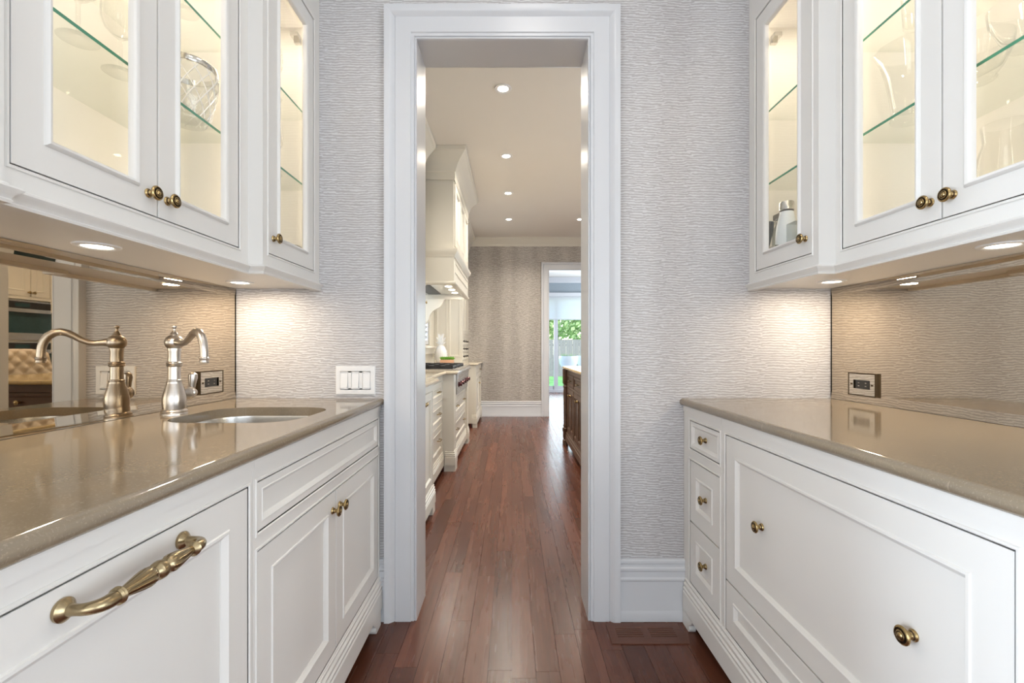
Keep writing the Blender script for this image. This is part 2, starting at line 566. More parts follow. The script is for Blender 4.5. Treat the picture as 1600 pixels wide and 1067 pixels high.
def part(name, mb, mat, parent=None, label=None):
    off = ORG[parent.name] if parent else None
    if off is None:
        xs = [p[0] for p in mb.v]; ys = [p[1] for p in mb.v]; zs = [p[2] for p in mb.v]
        off = ((min(xs) + max(xs)) / 2, (min(ys) + max(ys)) / 2, min(zs))
    me = mesh_from(mb, name, off)
    for m_ in (mat if isinstance(mat, (list, tuple)) else [mat]):
        me.materials.append(m_)
    o = bpy.data.objects.new(name, me)
    COL.objects.link(o)
    if parent:
        o.parent = parent
    else:
        o.location = off
    ORG[o.name] = off
    if label: o['label'] = label
    return o

def single(name, mb, mat, label, cat, group=None, kind=None):
    return tag(part(name, mb, mat), label, cat, group, kind)

def place(name, me, loc, parent, rot=(0, 0, 0)):
    o = bpy.data.objects.new(name, me)
    COL.objects.link(o)
    p = ORG[parent.name] if parent else (0, 0, 0)
    o.location = (loc[0] - p[0], loc[1] - p[1], loc[2] - p[2])
    o.rotation_euler = rot
    if parent: o.parent = parent
    ORG[o.name] = tuple(loc)
    return o

def FL(X): return lambda u, v, w: (X + w, u, v)       # faces +X
def FR(X): return lambda u, v, w: (X - w, u, v)       # faces -X
def FN(Y): return lambda u, v, w: (u, Y - w, v)       # faces -Y (towards the camera)
def FS(Y): return lambda u, v, w: (u, Y + w, v)       # faces +Y

# shared small meshes
AX_X = Matrix(((0, 0, 1), (1, 0, 0), (0, 1, 0)))       # local z -> +X
kb = MB()
kp = [(0.0105, 0), (0.0108, .002), (0.0085, .0045), (0.0075, .0075), (0.0055, .0095), (0.0055, .013), (0.0085, .0165), (0.0152, .0185),
      (0.0168, .0205), (0.0168, .0225), (0.0150, .0245), (0.0132, .0250), (0.0118, .0225), (0.0100, .0225), (0.0092, .0255), (0.0075, .0262), (0.0068, .0245),
      (0.0056, .0262), (0.003, .0282), (0.0, .0286)]
kb.lathe(kp, 24, mat=AX_X, mi=[0, 0, 1, 0, 0, 0, 0, 0, 0, 0, 0, 1, 1, 1, 0, 0, 1, 0, 0, 0])
KNOB = mesh_from(kb, 'knob'); KNOB.materials.append(M['brass']); KNOB.materials.append(M['brass_dark'])
kb = MB(); kb.lathe([(r, h) for r, h in kp[::3]] + [(0, .0286)], 10, mat=AX_X)
KNOB_S = mesh_from(kb, 'knob_small'); KNOB_S.materials.append(M['brass'])
kb = MB()
kb.tube([(0, -.045, 0), (.022, -.045, 0), (.028, -.036, 0), (.028, .036, 0), (.022, .045, 0), (0, .045, 0)], .0045, 8)
PULL_S = mesh_from(kb, 'pull_small'); PULL_S.materials.append(M['pewter'])

def knob(parent, F, u, v, w=0.0, me=None):
    p = F(u, v, w); q = F(u, v, w + 1)
    d = (q[0] - p[0], q[1] - p[1])
    return place('knob' if me is not PULL_S else 'pull', me or KNOB, p, parent, (0, 0, math.atan2(d[1], d[0])))

# ------------------------------------------------------------------ cabinet fronts
FB = [(-.0075, -.002), (-.0075, .0008), (-.006, .0028), (-.0025, .0028), (0, .0), (0, -.018), (-.0075, -.018)]
def face_frame(root, F, u0, u1, v0, v1, openings, mat, w0=-.02, bead=True):
    us = sorted({u0, u1, *[o[0] for o in openings], *[o[1] for o in openings]})
    vv = sorted({v0, v1, *[o[2] for o in openings], *[o[3] for o in openings]})
    mb = MB(F)
    for j in range(len(vv) - 1):
        run = None
        for i in range(len(us)):
            solid = False
            if i < len(us) - 1:
                cu = (us[i] + us[i + 1]) / 2; cv = (vv[j] + vv[j + 1]) / 2
                solid = not any(o[0] < cu < o[1] and o[2] < cv < o[3] for o in openings)
            if solid and run is None: run = us[i]
            if not solid and run is not None:
                mb.box(run, us[i], vv[j], vv[j + 1], w0, 0); run = None
    ff = part('face_frame', mb, mat, root)
    if bead:
        for o in openings:
            b = MB(F); b.ring(o[0], o[1], o[2], o[3], FB)
            part('frame_bead', b, mat, root)
    return ff

def front(root, F, u0, u1, v0, v1, kind, mat, stile=.056, knobs=(), name='door', g=.0026, knob_me=None, kw=None):
    u0 += g; u1 -= g; v0 += g; v1 -= g
    s = stile
    mb = MB(F)
    mb.ring(u0, u1, v0, v1, [(0, -.020), (0, -.0008), (.0008, 0), (s, 0), (s, -.020)])
    d = part(name, mb, mat, root)
    b = MB(F)
    if kind == 'glass':
        b.ring(u0, u1, v0, v1, [(s - .002, -.001), (s - .0005, .004), (s + .004, .0075), (s + .009, .006), (s + .0125, .0), (s + .0135, -.011), (s - .002, -.011)])
        b.smooth = 50
        part('glazing_bead', b, mat, d)
        p = MB(F); p.box(u0 + s - .001, u1 - s + .001, v0 + s - .001, v1 - s + .001, -.015, -.012)
        part('pane', p, M['glass'], d)
        pw = 0
    else:
        if kind == 'slab':
            b.ring(u0, u1, v0, v1, [(s - .001, -.001), (s + .002, .0015), (s + .005, .0), (s + .012, -.008), (s + .012, -.012), (s - .001, -.012)])
        else:
            b.ring(u0, u1, v0, v1, [(s - .001, -.001), (s + .0015, .003), (s + .006, .0032), (s + .010, -.0015), (s + .0155, -.006), (s + .0155, -.013), (s - .001, -.013)])
        part('panel_moulding', b, mat, d)
        p = MB(F); p.box(u0 + s - .001, u1 - s + .001, v0 + s - .001, v1 - s + .001, -.016, -.008)
        part('panel', p, mat, d)
    for (ku, kv) in knobs:
        inside = (u0 + s < ku < u1 - s) and (v0 + s < kv < v1 - s)
        knob(d, F, ku, kv, -.008 if inside else 0.0, knob_me)
    return d

PL = [(-.012, .058), (.014, .058), (.014, .128), (.010, .134), (.013, .139), (.013, .145), (.008, .150), (.010, .156), (.010, .163), (.004, .169), (.006, .174), (.006, .180), (0, .184), (-.012, .184)]

# ================================================================== SETTING
XL, XR, YE, YE2 = -1.149, 1.326, 1.886, 2.056
CEIL = 2.95
YB = 0.30          # where pantry cabinets and side walls stop, towards the room behind the camera
OX0, OX1, OZ = -.3926, .313, 2.395
KX0, KX1, KY1 = -1.13, 3.6, 7.54
FX0, FX1, FY = -1.2, 3.6, 11.7
DX0, DX1, DZ = .615, 1.55, 2.418

# floor: slab, near planks as pieces, plank field beyond
fl = MB(); fl.box(-2.6, 3.7, -3.5, 11.85, -.10, -.012)
floor = tag(part('floor', fl, M['toe']), 'dark walnut strip floor running from pantry into kitchen', 'floor', kind='structure')
PW = .083; PX0 = -.747; NR = 21; PY0, PY1 = 1.10, 7.54
pm = MB(); pm.box(0, PW - .0012, 0, 1, -.012, 0)
PLANK = mesh_from(pm, 'plank'); PLANK.materials.append(M['plank'])
for i in range(NR):
    y = PY0 - random.uniform(0, .7)
    y = PY0
    first = True
    while y < PY1 - .01:
        L = random.uniform(.55, 1.55)
        if first: L = random.uniform(.2, 1.2); first = False
        if PY1 - (y + L) < .25: L = PY1 - y
        o = place('plank', PLANK, (PX0 + i * PW, y, 0), floor)
        o.scale = (1, L - .001, 1)
        y += L
PXE = PX0 + NR * PW
ff_ = MB()
ff_.box(-2.6, 3.7, -3.5, PY0 - .001, -.012, 0)
ff_.box(-2.6, PX0 - .001, PY0, PY1, -.012, 0)
ff_.box(PXE, 3.7, PY0, PY1, -.012, 0)
ff_.box(-2.6, 3.7, PY1 + .001, 11.85, -.012, 0)
pf = part('plank_field', ff_, M['field'], floor); pf['kind'] = 'stuff'

def wall(name, label, boxes, mat):
    mb = MB()
    for b in boxes: mb.box(*b)
    return tag(part(name, mb, mat), label, 'wall', kind='structure')

wall('wall_end', 'grey silk-textured wallpaper wall around the white cased doorway', [
    (XL, OX0 - .02, YE, YE2, 0, CEIL), (OX1 + .02, XR, YE, YE2, 0, CEIL), (OX0 - .02, OX1 + .02, YE, YE2, OZ + .02, CEIL)], M['paper'])
wall('wall_left', 'pantry side wall behind the sink counter mirror and cabinets', [(XL - .12, XL, YB, YE2, 0, CEIL)], M['paper'])
wall('wall_right', 'pantry side wall behind the drawer counter mirror and cabinets', [(XR, XR + .12, YB, YE2, 0, CEIL)], M['paper'])
wall('wall_kitchen_near', 'kitchen side of the partition beyond the pantry', [(XR + .12, KX1, YE, YE2, 0, CEIL)], M['paper_k'])
WZ0, WZ1, WY0, WY1 = 1.17, 1.95, 4.75, 6.24
wall('wall_kitchen_left', 'kitchen range wall with the shuttered window', [
    (KX0 - .15, KX0, YE2, WY0, 0, CEIL), (KX0 - .15, KX0, WY1, KY1 + .15, 0, CEIL), (KX0 - .15, KX0, WY0, WY1, 0, WZ0), (KX0 - .15, KX0, WY0, WY1, WZ1, CEIL)], M['cream'])
wall('wall_kitchen_far', 'taupe banded wallpaper wall at the end of the kitchen', [
    (KX0, DX0 - .02, KY1, KY1 + .15, 0, CEIL), (DX1 + .02, KX1, KY1, KY1 + .15, 0, CEIL), (DX0 - .02, DX1 + .02, KY1, KY1 + .15, DZ + .02, CEIL)], M['paper_k'])
wall('wall_kitchen_right', 'kitchen wall behind the ovens', [(KX1, KX1 + .1, YE, KY1 + .15, 0, CEIL)], M['white_wall'])
wall('wall_dining', 'white walls of the room behind the camera', [
    (-2.60, -2.56, -3.5, YB, 0, CEIL), (2.6, 2.64, -3.5, YB, 0, CEIL), (-2.6, 2.64, -3.5, -3.46, 0, CEIL),
    (-2.6, XL - .12, YB - .1, YB, 0, CEIL), (XR + .12, 2.64, YB - .1, YB, 0, CEIL)], M['white_wall'])
GD0, GD1, GDZ = .70, 3.0, 2.46
wall('wall_garden', 'blue-grey wallpapered wall above the garden door', [
    (FX0, GD0, FY, FY + .15, 0, CEIL), (GD1, FX1 + .1, FY, FY + .15, 0, CEIL), (GD0, GD1, FY, FY + .15, GDZ, CEIL),
    (FX0 - .1, FX0, KY1 + .15, FY + .15, 0, CEIL), (FX1, FX1 + .1, KY1 + .15, FY + .15, 0, CEIL)], M['paper_b'])
cl = MB(); cl.box(-2.6, 3.7, -3.5, 11.85, CEIL, CEIL + .1)
tag(part('ceiling', cl, M['ceil']), 'smooth cream painted ceiling with recessed lights', 'ceiling', kind='structure')

# casings
CP = [(0, 0), (0, .009), (.002, .013), (.006, .013), (.0085, .009), (.011, .0155), (.021, .0155), (.0245, .020), (.086, .020), (.089, .0165), (.094, .021), (.103, .028), (.110, .033), (.1295, .033), (.1295, 0)]
def casing(root, F, x0, x1, zt):
    def leg(xe, sgn):
        mb = MB(F); rings = []
        for top in (0, 1):
            rings.append([(xe - sgn * d, (zt + d) if top else 0.0, w) for d, w in CP])
        mb.loops(rings); mb.smooth = 40
        part('casing', mb, M['trim'], root)
    leg(x0, 1); leg(x1, -1)
    mb = MB(F)
    mb.loops([[(x0 - d, zt + d, w) for d, w in CP], [(x1 + d, zt + d, w) for d, w in CP]]); mb.smooth = 40
    part('head_casing', mb, M['trim'], root)
def doorway(name, label, x0, x1, zt, ya, yb):
    r = thing(name, ((x0 + x1) / 2, ya, 0), label, 'doorway', kind='structure')
    for xa, xb in ((x0 - .02, x0), (x1, x1 + .02)):
        j = MB(); j.box(xa, xb, ya, yb, 0, zt); part('jamb', j, M['trim'], r)
    j = MB(); j.box(x0 - .02, x1 + .02, ya, yb, zt, zt + .02); part('head_jamb', j, M['trim'], r)
    casing(r, FN(ya), x0, x1, zt)
    casing(r, FS(yb), x0, x1, zt)
    return r
doorway('door_1', 'wide white moulded casing around the opening into the kitchen', OX0, OX1, OZ, YE, YE2)
doorway('door_2', 'white cased doorway at the far end of the kitchen', DX0, DX1, DZ, KY1, KY1 + .15)

BBP = [(0, 0), (.022, 0), (.022, .028), (.018, .040), (.0165, .046), (.0165, .163), (.020, .168), (.020, .174), (.014, .180), (.014, .203), (.019, .208), (.019, .216), (.012, .222), (.012, .232), (.016, .237), (.016, .246), (.010, .253), (0, .253)]
def baseboard(name, label, path, side):
    mb = MB(); mb.sweep(path, BBP, side=side)
    return tag(part(name, mb, M['trim']), label, 'baseboard', kind='structure')
baseboard('baseboard_end', 'tall white moulded baseboard between doorway and drawer cabinet', [(OX1 + .1295, YE), (.735, YE)], 1)
baseboard('baseboard_end_left', 'sliver of white baseboard beside the sink cabinet', [(-.56, YE), (OX0 - .1295, YE)], 1)
baseboard('baseboard_kitchen_far', 'tall white baseboard under the taupe kitchen wallpaper', [(-.56, KY1), (DX0 - .1295, KY1)], 1)
CRP = [(0, -.135), (.010, -.135), (.012, -.120), (.020, -.112), (.022, -.100), (.045, -.080), (.070, -.050), (.085, -.030), (.090, -.022), (.105, -.016), (.105, 0), (0, 0)]
def crown(name, label, path, side, mat=None, zc=CEIL, prof=None):
    mb = MB(); mb.sweep(path, [(o, zc + z) for o, z in (prof or CRP)], side=side); mb.smooth = 25
    return tag(part(name, mb, mat or M['ceil']), label, 'crown moulding', kind='structure')
crown('trim_1', 'cream crown moulding along the far kitchen wall', [(KX0, KY1), (KX1, KY1)], 1, M['cream'])
crown('trim_2', 'cream crown moulding along the kitchen range wall', [(KX0, YE2), (KX0, KY1)], 1, M['cream'])
crown('trim_3', 'white crown moulding above the garden door', [(FX0, FY), (FX1, FY)], 1, M['trim'])

# ================================================================== PANTRY CABINETS
# ---- wall cabinets
UZ0 = 1.3685; UF0 = 1.391; UDB = 1.431; UDT = 2.444; UTOP = 2.50
XLM, XLE = -.846, -.798      # left main face, left corner-unit face
XRM, XRE = 1.036, .982
YS = 1.457                   # where the shallower main unit meets the deeper end unit
SH = (1.775, 2.062)
LRP = [(-.02, UF0), (.004, UF0), (.005, UF0 - .003), (.015, UF0 - .006), (.018, UF0 - .010), (.015, UF0 - .015), (.009, UF0 - .020), (.006, UF0 - .026), (.008, UF0 - .0285), (.006, UF0 - .033), (-.010, UF0 - .034), (-.02, UF0 - .034)]
CCP = [(-.02, 0), (.004, 0), (.008, .02), (.02, .04), (.05, .09), (.06, .11), (.06, .13), (-.02, .13)]

def wall_cabinet(name, label, side, xf, xw, y0, y1, doors, step_from=None, ret_near=None):
    F = FL(xf) if side == 'L' else FR(xf)
    sg = 1 if side == 'L' else -1
    dep = abs(xf - xw) - .004
    r = thing(name, ((xf + xw) / 2, (y0 + y1) / 2, UZ0), label, 'cabinet')
    b = MB(F)
    b.box(y0, y0 + .018, UZ0, UTOP, -dep, -.02)
    b.box(y1 - .018, y1, UZ0, UTOP, -dep, -.02)
    b.box(y0 + .018, y1 - .018, UZ0, UZ0 + .036, -dep, -.02)
    b.box(y0 + .018, y1 - .018, UDT - .01, UTOP, -dep, -.02)
    part('body', b, M['paint'], r)
    bk = MB(F); bk.box(y0 + .018, y1 - .018, UZ0 + .036, UDT - .01, -dep, -dep + .010)
    part('back_panel', bk, M['paint_in'], r)
    for la, lb in ((y0 + .0185, y0 + .021), (y1 - .021, y1 - .0185)):
        ln = MB(F); ln.box(la, lb, UZ0 + .036, UDT - .01, -dep + .010, -.021)
        part('side_lining', ln, M['paint_in'], r)
    face_frame(r, F, y0, y1, UF0, UTOP, [(d[0], d[-1], UDB, UDT) for d in doors], M['paint'])
    for d in doors:
        for k in range(len(d) - 1):
            a, c = d[k], d[k + 1]
            if len(d) == 3:
                ku = c - .029 if k == 0 else a + .029
            else:
                ku = a + .030
            dr = front(r, F, a, c, UDB, UDT, 'glass', M['paint'], .055, [(ku, 1.481 if len(d) == 3 else 1.487)])
            if len(d) == 2:
                for hz in (1.50, 2.315):
                    h = MB(F)
                    h.box(c - .095, c - .058, hz, hz + .016, -.05, -.022); h.box(c - .075, c - .058, hz - .014, hz, -.045, -.022)
                    part('hinge', h, M['silver'], dr)
    for sz in SH:
        s_ = MB(F)
        p = [(y0 + .022, sz, -dep + .012), (y1 - .022, sz, -dep + .012), (y1 - .022, sz, -.034), (y0 + .022, sz, -.034)]
        q = [(a, v - .008, w) for a, v, w in p]
        s_.add(p + q, [(0, 1, 2, 3), (7, 6, 5, 4), (0, 4, 5, 1), (1, 5, 6, 2), (2, 6, 7, 3), (3, 7, 4, 0)], [0, 0, 0, 0, 1, 0])
        part('glass_shelf', s_, [M['shelf'], M['edge']], r)
    lr = MB()
    path = [(xf, y0), (xf, y1)] if step_from is None else [(step_from, y0), (xf, y0), (xf, y1)]
    sd = 1 if side == 'L' else -1
    lr.sweep(path, LRP, side=sd); lr.smooth = 40
    part('light_rail', lr, M['paint'], r)
    fz = MB(F); fz.box(y0, y1, UTOP, 2.80, -dep, 0); part('frieze', fz, M['paint'], r)
    cr = MB(); cr.sweep(path, [(o, 2.80 + z) for o, z in CCP], side=sd); part('cornice', cr, M['paint'], r)
    # interior light near the top
    for k, d in enumerate(doors):
        yc = (d[0] + d[-1]) / 2
        c0 = F(yc, UDT - .011, -dep * .5)
        l = MB(); l.lathe([(.028, 0), (.028, -.006), (.0, -.006)], 16, at=c0)
        part('interior_light', l, M['lens'], r)
        pw = 1.8 if len(d) == 3 else 1.0
        area_light('interior_lamp', (c0[0] - r.location.x, c0[1] - r.location.y, c0[2] - .012 - r.location.z), (0, 0, 0), .05, .05, pw, WARM3, r, 'DISK')
        # added fill strips hidden behind the two end stiles, evening out the interior light
        for yy in (y0 + .0225, y1 - .0225):
            a0 = yy if yy < yc else yy - .004
            st = MB(F); st.box(a0, a0 + .004, UDB + .03, UDT - .03, -.034, -.0225); part('fill_strip', st, M['lens_dim'], r)
            c1 = F(yy + (.006 if yy < yc else -.006), (UDB + UDT) / 2, -.028)
            ang = -1 if sg > 0 else 1
            # aim at the back of the cabinet and across it
            dirv = Vector((-sg * .85, (.5 if yy < yc else -.5), 0)).normalized()
            q = dirv.to_track_quat('-Z', 'X')
            lo = area_light('fill_strip_lamp', (c1[0] - r.location.x, c1[1] - r.location.y, c1[2] - r.location.z), q.to_euler(), .95, .008, (1.35 if len(d) == 3 else .8), WARM3, r)
    return r

wall_cabinet('wall_cabinet', 'white glass-door wall cabinet pair above the sink counter', 'L', XLM, XL, .742, YS, [(.766, 1.087, 1.410)])
wall_cabinet('wall_cabinet', 'narrow white glass-door wall cabinet between sink mirror and doorway wall', 'L', XLE, XL, YS, YE - .001, [(1.491, 1.832)], step_from=XLM)
wall_cabinet('wall_cabinet', 'white glass-door wall cabinet pair above the drawer counter', 'R', XRM, XR, .742, YS, [(.766, 1.097, 1.428)])
wall_cabinet('wall_cabinet', 'narrow white glass-door wall cabinet holding a white bottle', 'R', XRE, XR, YS, YE - .001, [(1.491, 1.832)], step_from=XRM)

# next, slightly deeper unit at the very left edge of the picture
nx = -.829
r = thing('tall_side_panel', (-1.0, .6, UZ0), 'deeper white cabinet end at the far left edge, beside the glass doors', 'cabinet')
b = MB(FL(nx)); b.box(.46, .7415, UZ0, 2.80, -.315, 0); part('body', b, M['paint'], r)
b = MB(); b.sweep([(nx, .46), (nx, .7415), (XLM, .7415)], LRP, side=1); part('light_rail', b, M['paint'], r)

# ---- under-cabinet lights
def puck(x, y, label, z=UZ0):
    r = thing('puck_light', (x, y, z - .006), label, 'light', 'under-cabinet puck lights')
    a = MB(); a.lathe([(.030, 0), (.030, -.002), (.033, -.0045), (.040, -.0055), (.046, -.003), (.047, 0)], 28, at=(x, y, z)); part('trim_ring', a, M['white_pl'], r)
    a = MB(); a.lathe([(.0, -.0025), (.030, -.0025), (.030, -.001)], 24, at=(x, y, z)); part('lens', a, M['lens'], r)
    area_light('puck_lamp', (0, 0, -.004), (0, 0, 0), .055, .055, 2.1, (1.0, .83, .62), r, 'DISK')
puck(-1.003, 1.10, 'nearer round puck light under the wall cabinet above the faucet')
puck(-1.016, 1.70, 'round puck light under the cabinet beside the light switches')
puck(1.175, 1.09, 'nearer round puck light under the cabinet over the drawer counter')
puck(1.18, 1.68, 'round puck light under the narrow cabinet holding the white bottle')

# ---- worktops
CT0, CT1 = .885, .915
def nose_prof(xin):
    r_ = .015
    return [(r_ * math.sin(a), (CT0 + CT1) / 2 + r_ * math.cos(a)) for a in [PI * k / 10 for k in range(11)]]
def rrect(cx, cy, hx, hy, r, n=7):
    pts = []
    for sx, sy, a0 in ((1, 1, 0), (-1, 1, PI / 2), (-1, -1, PI), (1, -1, 3 * PI / 2)):
        for k in range(n):
            a = a0 + PI / 2 * k / (n - 1)
            pts.append((cx + sx * (hx - r) + r * math.cos(a), cy + sy * (hy - r) + r * math.sin(a)))
    return pts
SKX, SKY, SHX, SHY = -.808, 1.421, .192, .168
def worktop(name, label, side, xe, xw, y0, y1, hole=None):
    # front edge line at xe (centre of the nose), back at the wall
    bm = bmesh.new()
    outer = [(xw, y0), (xe, y0), (xe, y1), (xw, y1)]
    es = []
    def loop(pts):
        vs_ = [bm.verts.new((x, y, CT1)) for x, y in pts]
        for i in range(len(vs_)): es.append(bm.edges.new((vs_[i], vs_[(i + 1) % len(vs_)])))
    loop(outer)
    if hole: loop(hole)
    bmesh.ops.triangle_fill(bm, use_beauty=True, edges=es)
    g = bmesh.ops.extrude_face_region(bm, geom=bm.faces[:])
    bmesh.ops.translate(bm, verts=[v for v in g['geom'] if isinstance(v, bmesh.types.BMVert)], vec=(0, 0, -.03))
    bm.verts.index_update()
    mb = MB()
    mb.add([tuple(v.co) for v in bm.verts], [[v.index for v in f.verts] for f in bm.faces])
    bm.free()
    mb.sweep([(xe, y0), (xe, y1)], nose_prof(xe), side=1 if side == 'L' else -1)
    mb.smooth = 40
    return single(name, mb, M['stone'], label, 'worktop')
worktop('worktop', 'taupe stone worktop with sink cutout and rounded front edge', 'L', -.543, XL + .001, YB, YE - .001, rrect(SKX, SKY, SHX, SHY, .10))
worktop('worktop', 'taupe stone worktop with rounded edge over the small drawers', 'R', .709, XR - .001, YB, YE - .001)

# ---- base cabinets
def base_root(name, label, F, y0, y1, dep, paint, xc):
    r = thing(name, (xc, (y0 + y1) / 2, 0), label, 'cabinet')
    b = MB(F)
    b.box(y0, y0 + .018, .06, .884, -dep, -.02); b.box(y1 - .018, y1, .06, .884, -dep, -.02)
    b.box(y0 + .018, y1 - .018, .10, .118, -dep, -.02); b.box(y0 + .018, y1 - .018, .118, .884, -dep, -dep + .01)
    part('body', b, paint, r)
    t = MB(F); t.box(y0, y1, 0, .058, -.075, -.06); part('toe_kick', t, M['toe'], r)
    return r
def plinth(r, side, xf, y0, y1, paint, foot=None):
    mb = MB(); mb.sweep([(xf, y0), (xf, y1)], PL, side=1 if side == 'L' else -1)
    part('plinth', mb, paint, r)
    if foot:
        F = FL(xf) if side == 'L' else FR(xf)
        fb = MB(F)
        a, s_ = foot
        prof = [(0, .06), (0, 0), (.058, 0), (.066, .004), (.070, .014), (.064, .024), (.070, .032), (.080, .036), (.088, .046), (.100, .0585), (.100, .06)]
        pts = [(a + s_ * d, z) for d, z in prof]
        n = len(pts)
        fb.add([(u, v, -.012) for u, v in pts] + [(u, v, .014) for u, v in pts], [tuple(range(n)), tuple(range(n, 2 * n))] + [(i, (i + 1) % n, n + (i + 1) % n, n + i) for i in range(n)])
        part('bracket_foot', fb, paint, r)
def under_moulding(r, F, y0, y1, paint):
    m_ = MB(F); m_.box(y0, y1, .864, .8845, -.002, .004); part('under_counter_moulding', m_, paint, r)

LF, RF = -.546, .712
FLF, FRF = FL(LF), FR(RF)
ST_T, ST_M = .834, .722
# left: pull-out panel unit
r = base_root('pull_out_cabinet', 'white base cabinet with one wide panel and long turned brass pull', FLF, YB + .02, .956, .60, M['paint'], -.85)
face_frame(r, FLF, YB + .02, .956, .18, .884, [(.36, .942, .189, ST_T)], M['paint'])
d = front(r, FLF, .36, .942, .189, ST_T, 'panel', M['paint'], .061, name='pull_out_front')
under_moulding(r, FLF, YB + .02, .956, M['paint'])
plinth(r, 'L', LF, YB + .02, .956, M['paint'])
# the turned pull
pz = .803; pa, pb = .551, .751; pmid = (pa + pb) / 2
pts = []; rad = []; fl_i = []
def addp(u, w, rr, f=0):
    pts.append(FLF(u, pz, w)); rad.append(rr); fl_i.append(f)
half = []
for w, rr in ((0, .0135), (.002, .0145), (.005, .0145), (.007, .0125), (.009, .0105), (.011, .0075)):
    half.append((0, w, rr, 0))
for k in range(7):
    a = PI / 2 * k / 6
    half.append((.020 - .020 * math.cos(a), .020 + .022 * math.sin(a), .0068 + .0004 * k, 0))
for u, rr, f in ((.027, .0090, 0), (.029, .0115, 0), (.031, .0095, 0), (.033, .0118, 0), (.035, .0095, 0), (.037, .0068, 0), (.045, .0080, 1), (.055, .0098, 1), (.066, .0118, 1), (.076, .0130, 1), (.083, .0126, 1), (.087, .0100, 1), (.0895, .0070, 0), (.092, .0085, 0), (.095, .0128, 0), (.0985, .0136, 0)):
    half.append((u, .042, rr, f))
for (u, w, rr, f) in half: addp(pa + u, w, rr, f)
for (u, w, rr, f) in half[::-1]: addp(pb - u, w, rr, f)
hb = MB(); hb.smooth = 38
hb.tube(pts, rad, 28, flute=lambda i, a: 1 + (.05 * math.cos(14 * a) if fl_i[i] else 0))
part('pull', hb, M['pewter'], d, 'antique brass turned pull')

# left: sink cabinet
r = base_root('sink_cabinet', 'white sink base cabinet with false drawer front and two panelled doors', FLF, .957, YE - .002, .60, M['paint'], -.85)
face_frame(r, FLF, .957, YE - .002, .18, .884, [(.974, 1.854, ST_M + .002, ST_T), (.974, 1.854, .189, .685)], M['paint'])
front(r, FLF, .974, 1.854, ST_M + .002, ST_T, 'slab', M['paint'], .016, name='false_drawer')
front(r, FLF, .974, 1.411, .189, .685, 'panel', M['paint'], .056, [(1.383, .627)])
front(r, FLF, 1.411, 1.854, .189, .685, 'panel', M['paint'], .056, [(1.439, .627)])
under_moulding(r, FLF, .957, YE - .002, M['paint'])
plinth(r, 'L', LF, .957, YE - .003, M['paint'], (YE - .04, -1))

# right: small drawers
r = base_root('drawer_cabinet', 'narrow white base cabinet of three small drawers', FRF, 1.538, YE - .002, .60, M['paint'], 1.02)
face_frame(r, FRF, 1.538, YE - .002, .18, .884, [(1.558, 1.821, ST_M, ST_T), (1.558, 1.821, .187, .678)], M['paint'])
front(r, FRF, 1.558, 1.821, ST_M, ST_T, 'slab', M['paint'], .012, [(1.69, .778)], name='drawer')
front(r, FRF, 1.558, 1.821, .4325, .678, 'panel', M['paint'], .056, [(1.69, .555)], name='drawer')
front(r, FRF, 1.558, 1.821, .187, .4325, 'panel', M['paint'], .056, [(1.69, .310)], name='drawer')
under_moulding(r, FRF, 1.538, YE - .002, M['paint'])
plinth(r, 'R', RF, 1.538, YE - .024, M['paint'], (YE - .026, -1))
# right: wide flap over a long drawer
r = base_root('flap_cabinet', 'white base cabinet with a wide two-knob flap over a long drawer', FRF, YB + .02, 1.537, .60, M['paint'], 1.02)
face_frame(r, FRF, YB + .02, 1.537, .18, .884, [(.643, 1.517, .187, ST_T)], M['paint'])
front(r, FRF, .643, 1.517, .353, ST_T, 'panel', M['paint'], .060, [(1.310, .606), (.815, .606)], name='flap')
front(r, FRF, .643, 1.517, .187, .353, 'panel', M['paint'], .050, name='drawer')
under_moulding(r, FRF, YB + .02, 1.537, M['paint'])
plinth(r, 'R', RF, YB + .02, 1.537, M['paint'])

# ---- mirrors
def mirror(name, label, F):
    y0, y1, z0, z1 = YB + .05, YE - .004, CT1 + .001, UZ0 - .001
    b = .031
    mb = MB(F); mb.smooth = 1
    o = [(y0, z0, .0072), (y1, z0, .0072), (y1, z1, .0072), (y0, z1, .0072)]
    i_ = [(y0 + b, z0 + b, .0048), (y1, z0 + b, .0048), (y1, z1 - b, .0048), (y0 + b, z1 - b, .0048)]
    k = [(y0, z0, 0), (y1, z0, 0), (y1, z1, 0), (y0, z1, 0)]
    mb.add(o + i_ + k, [(4, 5, 6, 7), (0, 1, 5, 4), (1, 2, 6, 5), (2, 3, 7, 6), (3, 0, 4, 7), (8, 9, 1, 0), (9, 10, 2, 1), (10, 11, 3, 2), (11, 8, 0, 3), (11, 10, 9, 8)])
    return single(name, mb, M['mirror'], label, 'mirror')
mirror('mirror_splashback', 'bronze-tinted mirror splashback behind the faucet', FL(XL + .0005))
mirror('mirror_splashback', 'bronze-tinted mirror splashback behind the drawer counter', FR(XR - .0005))

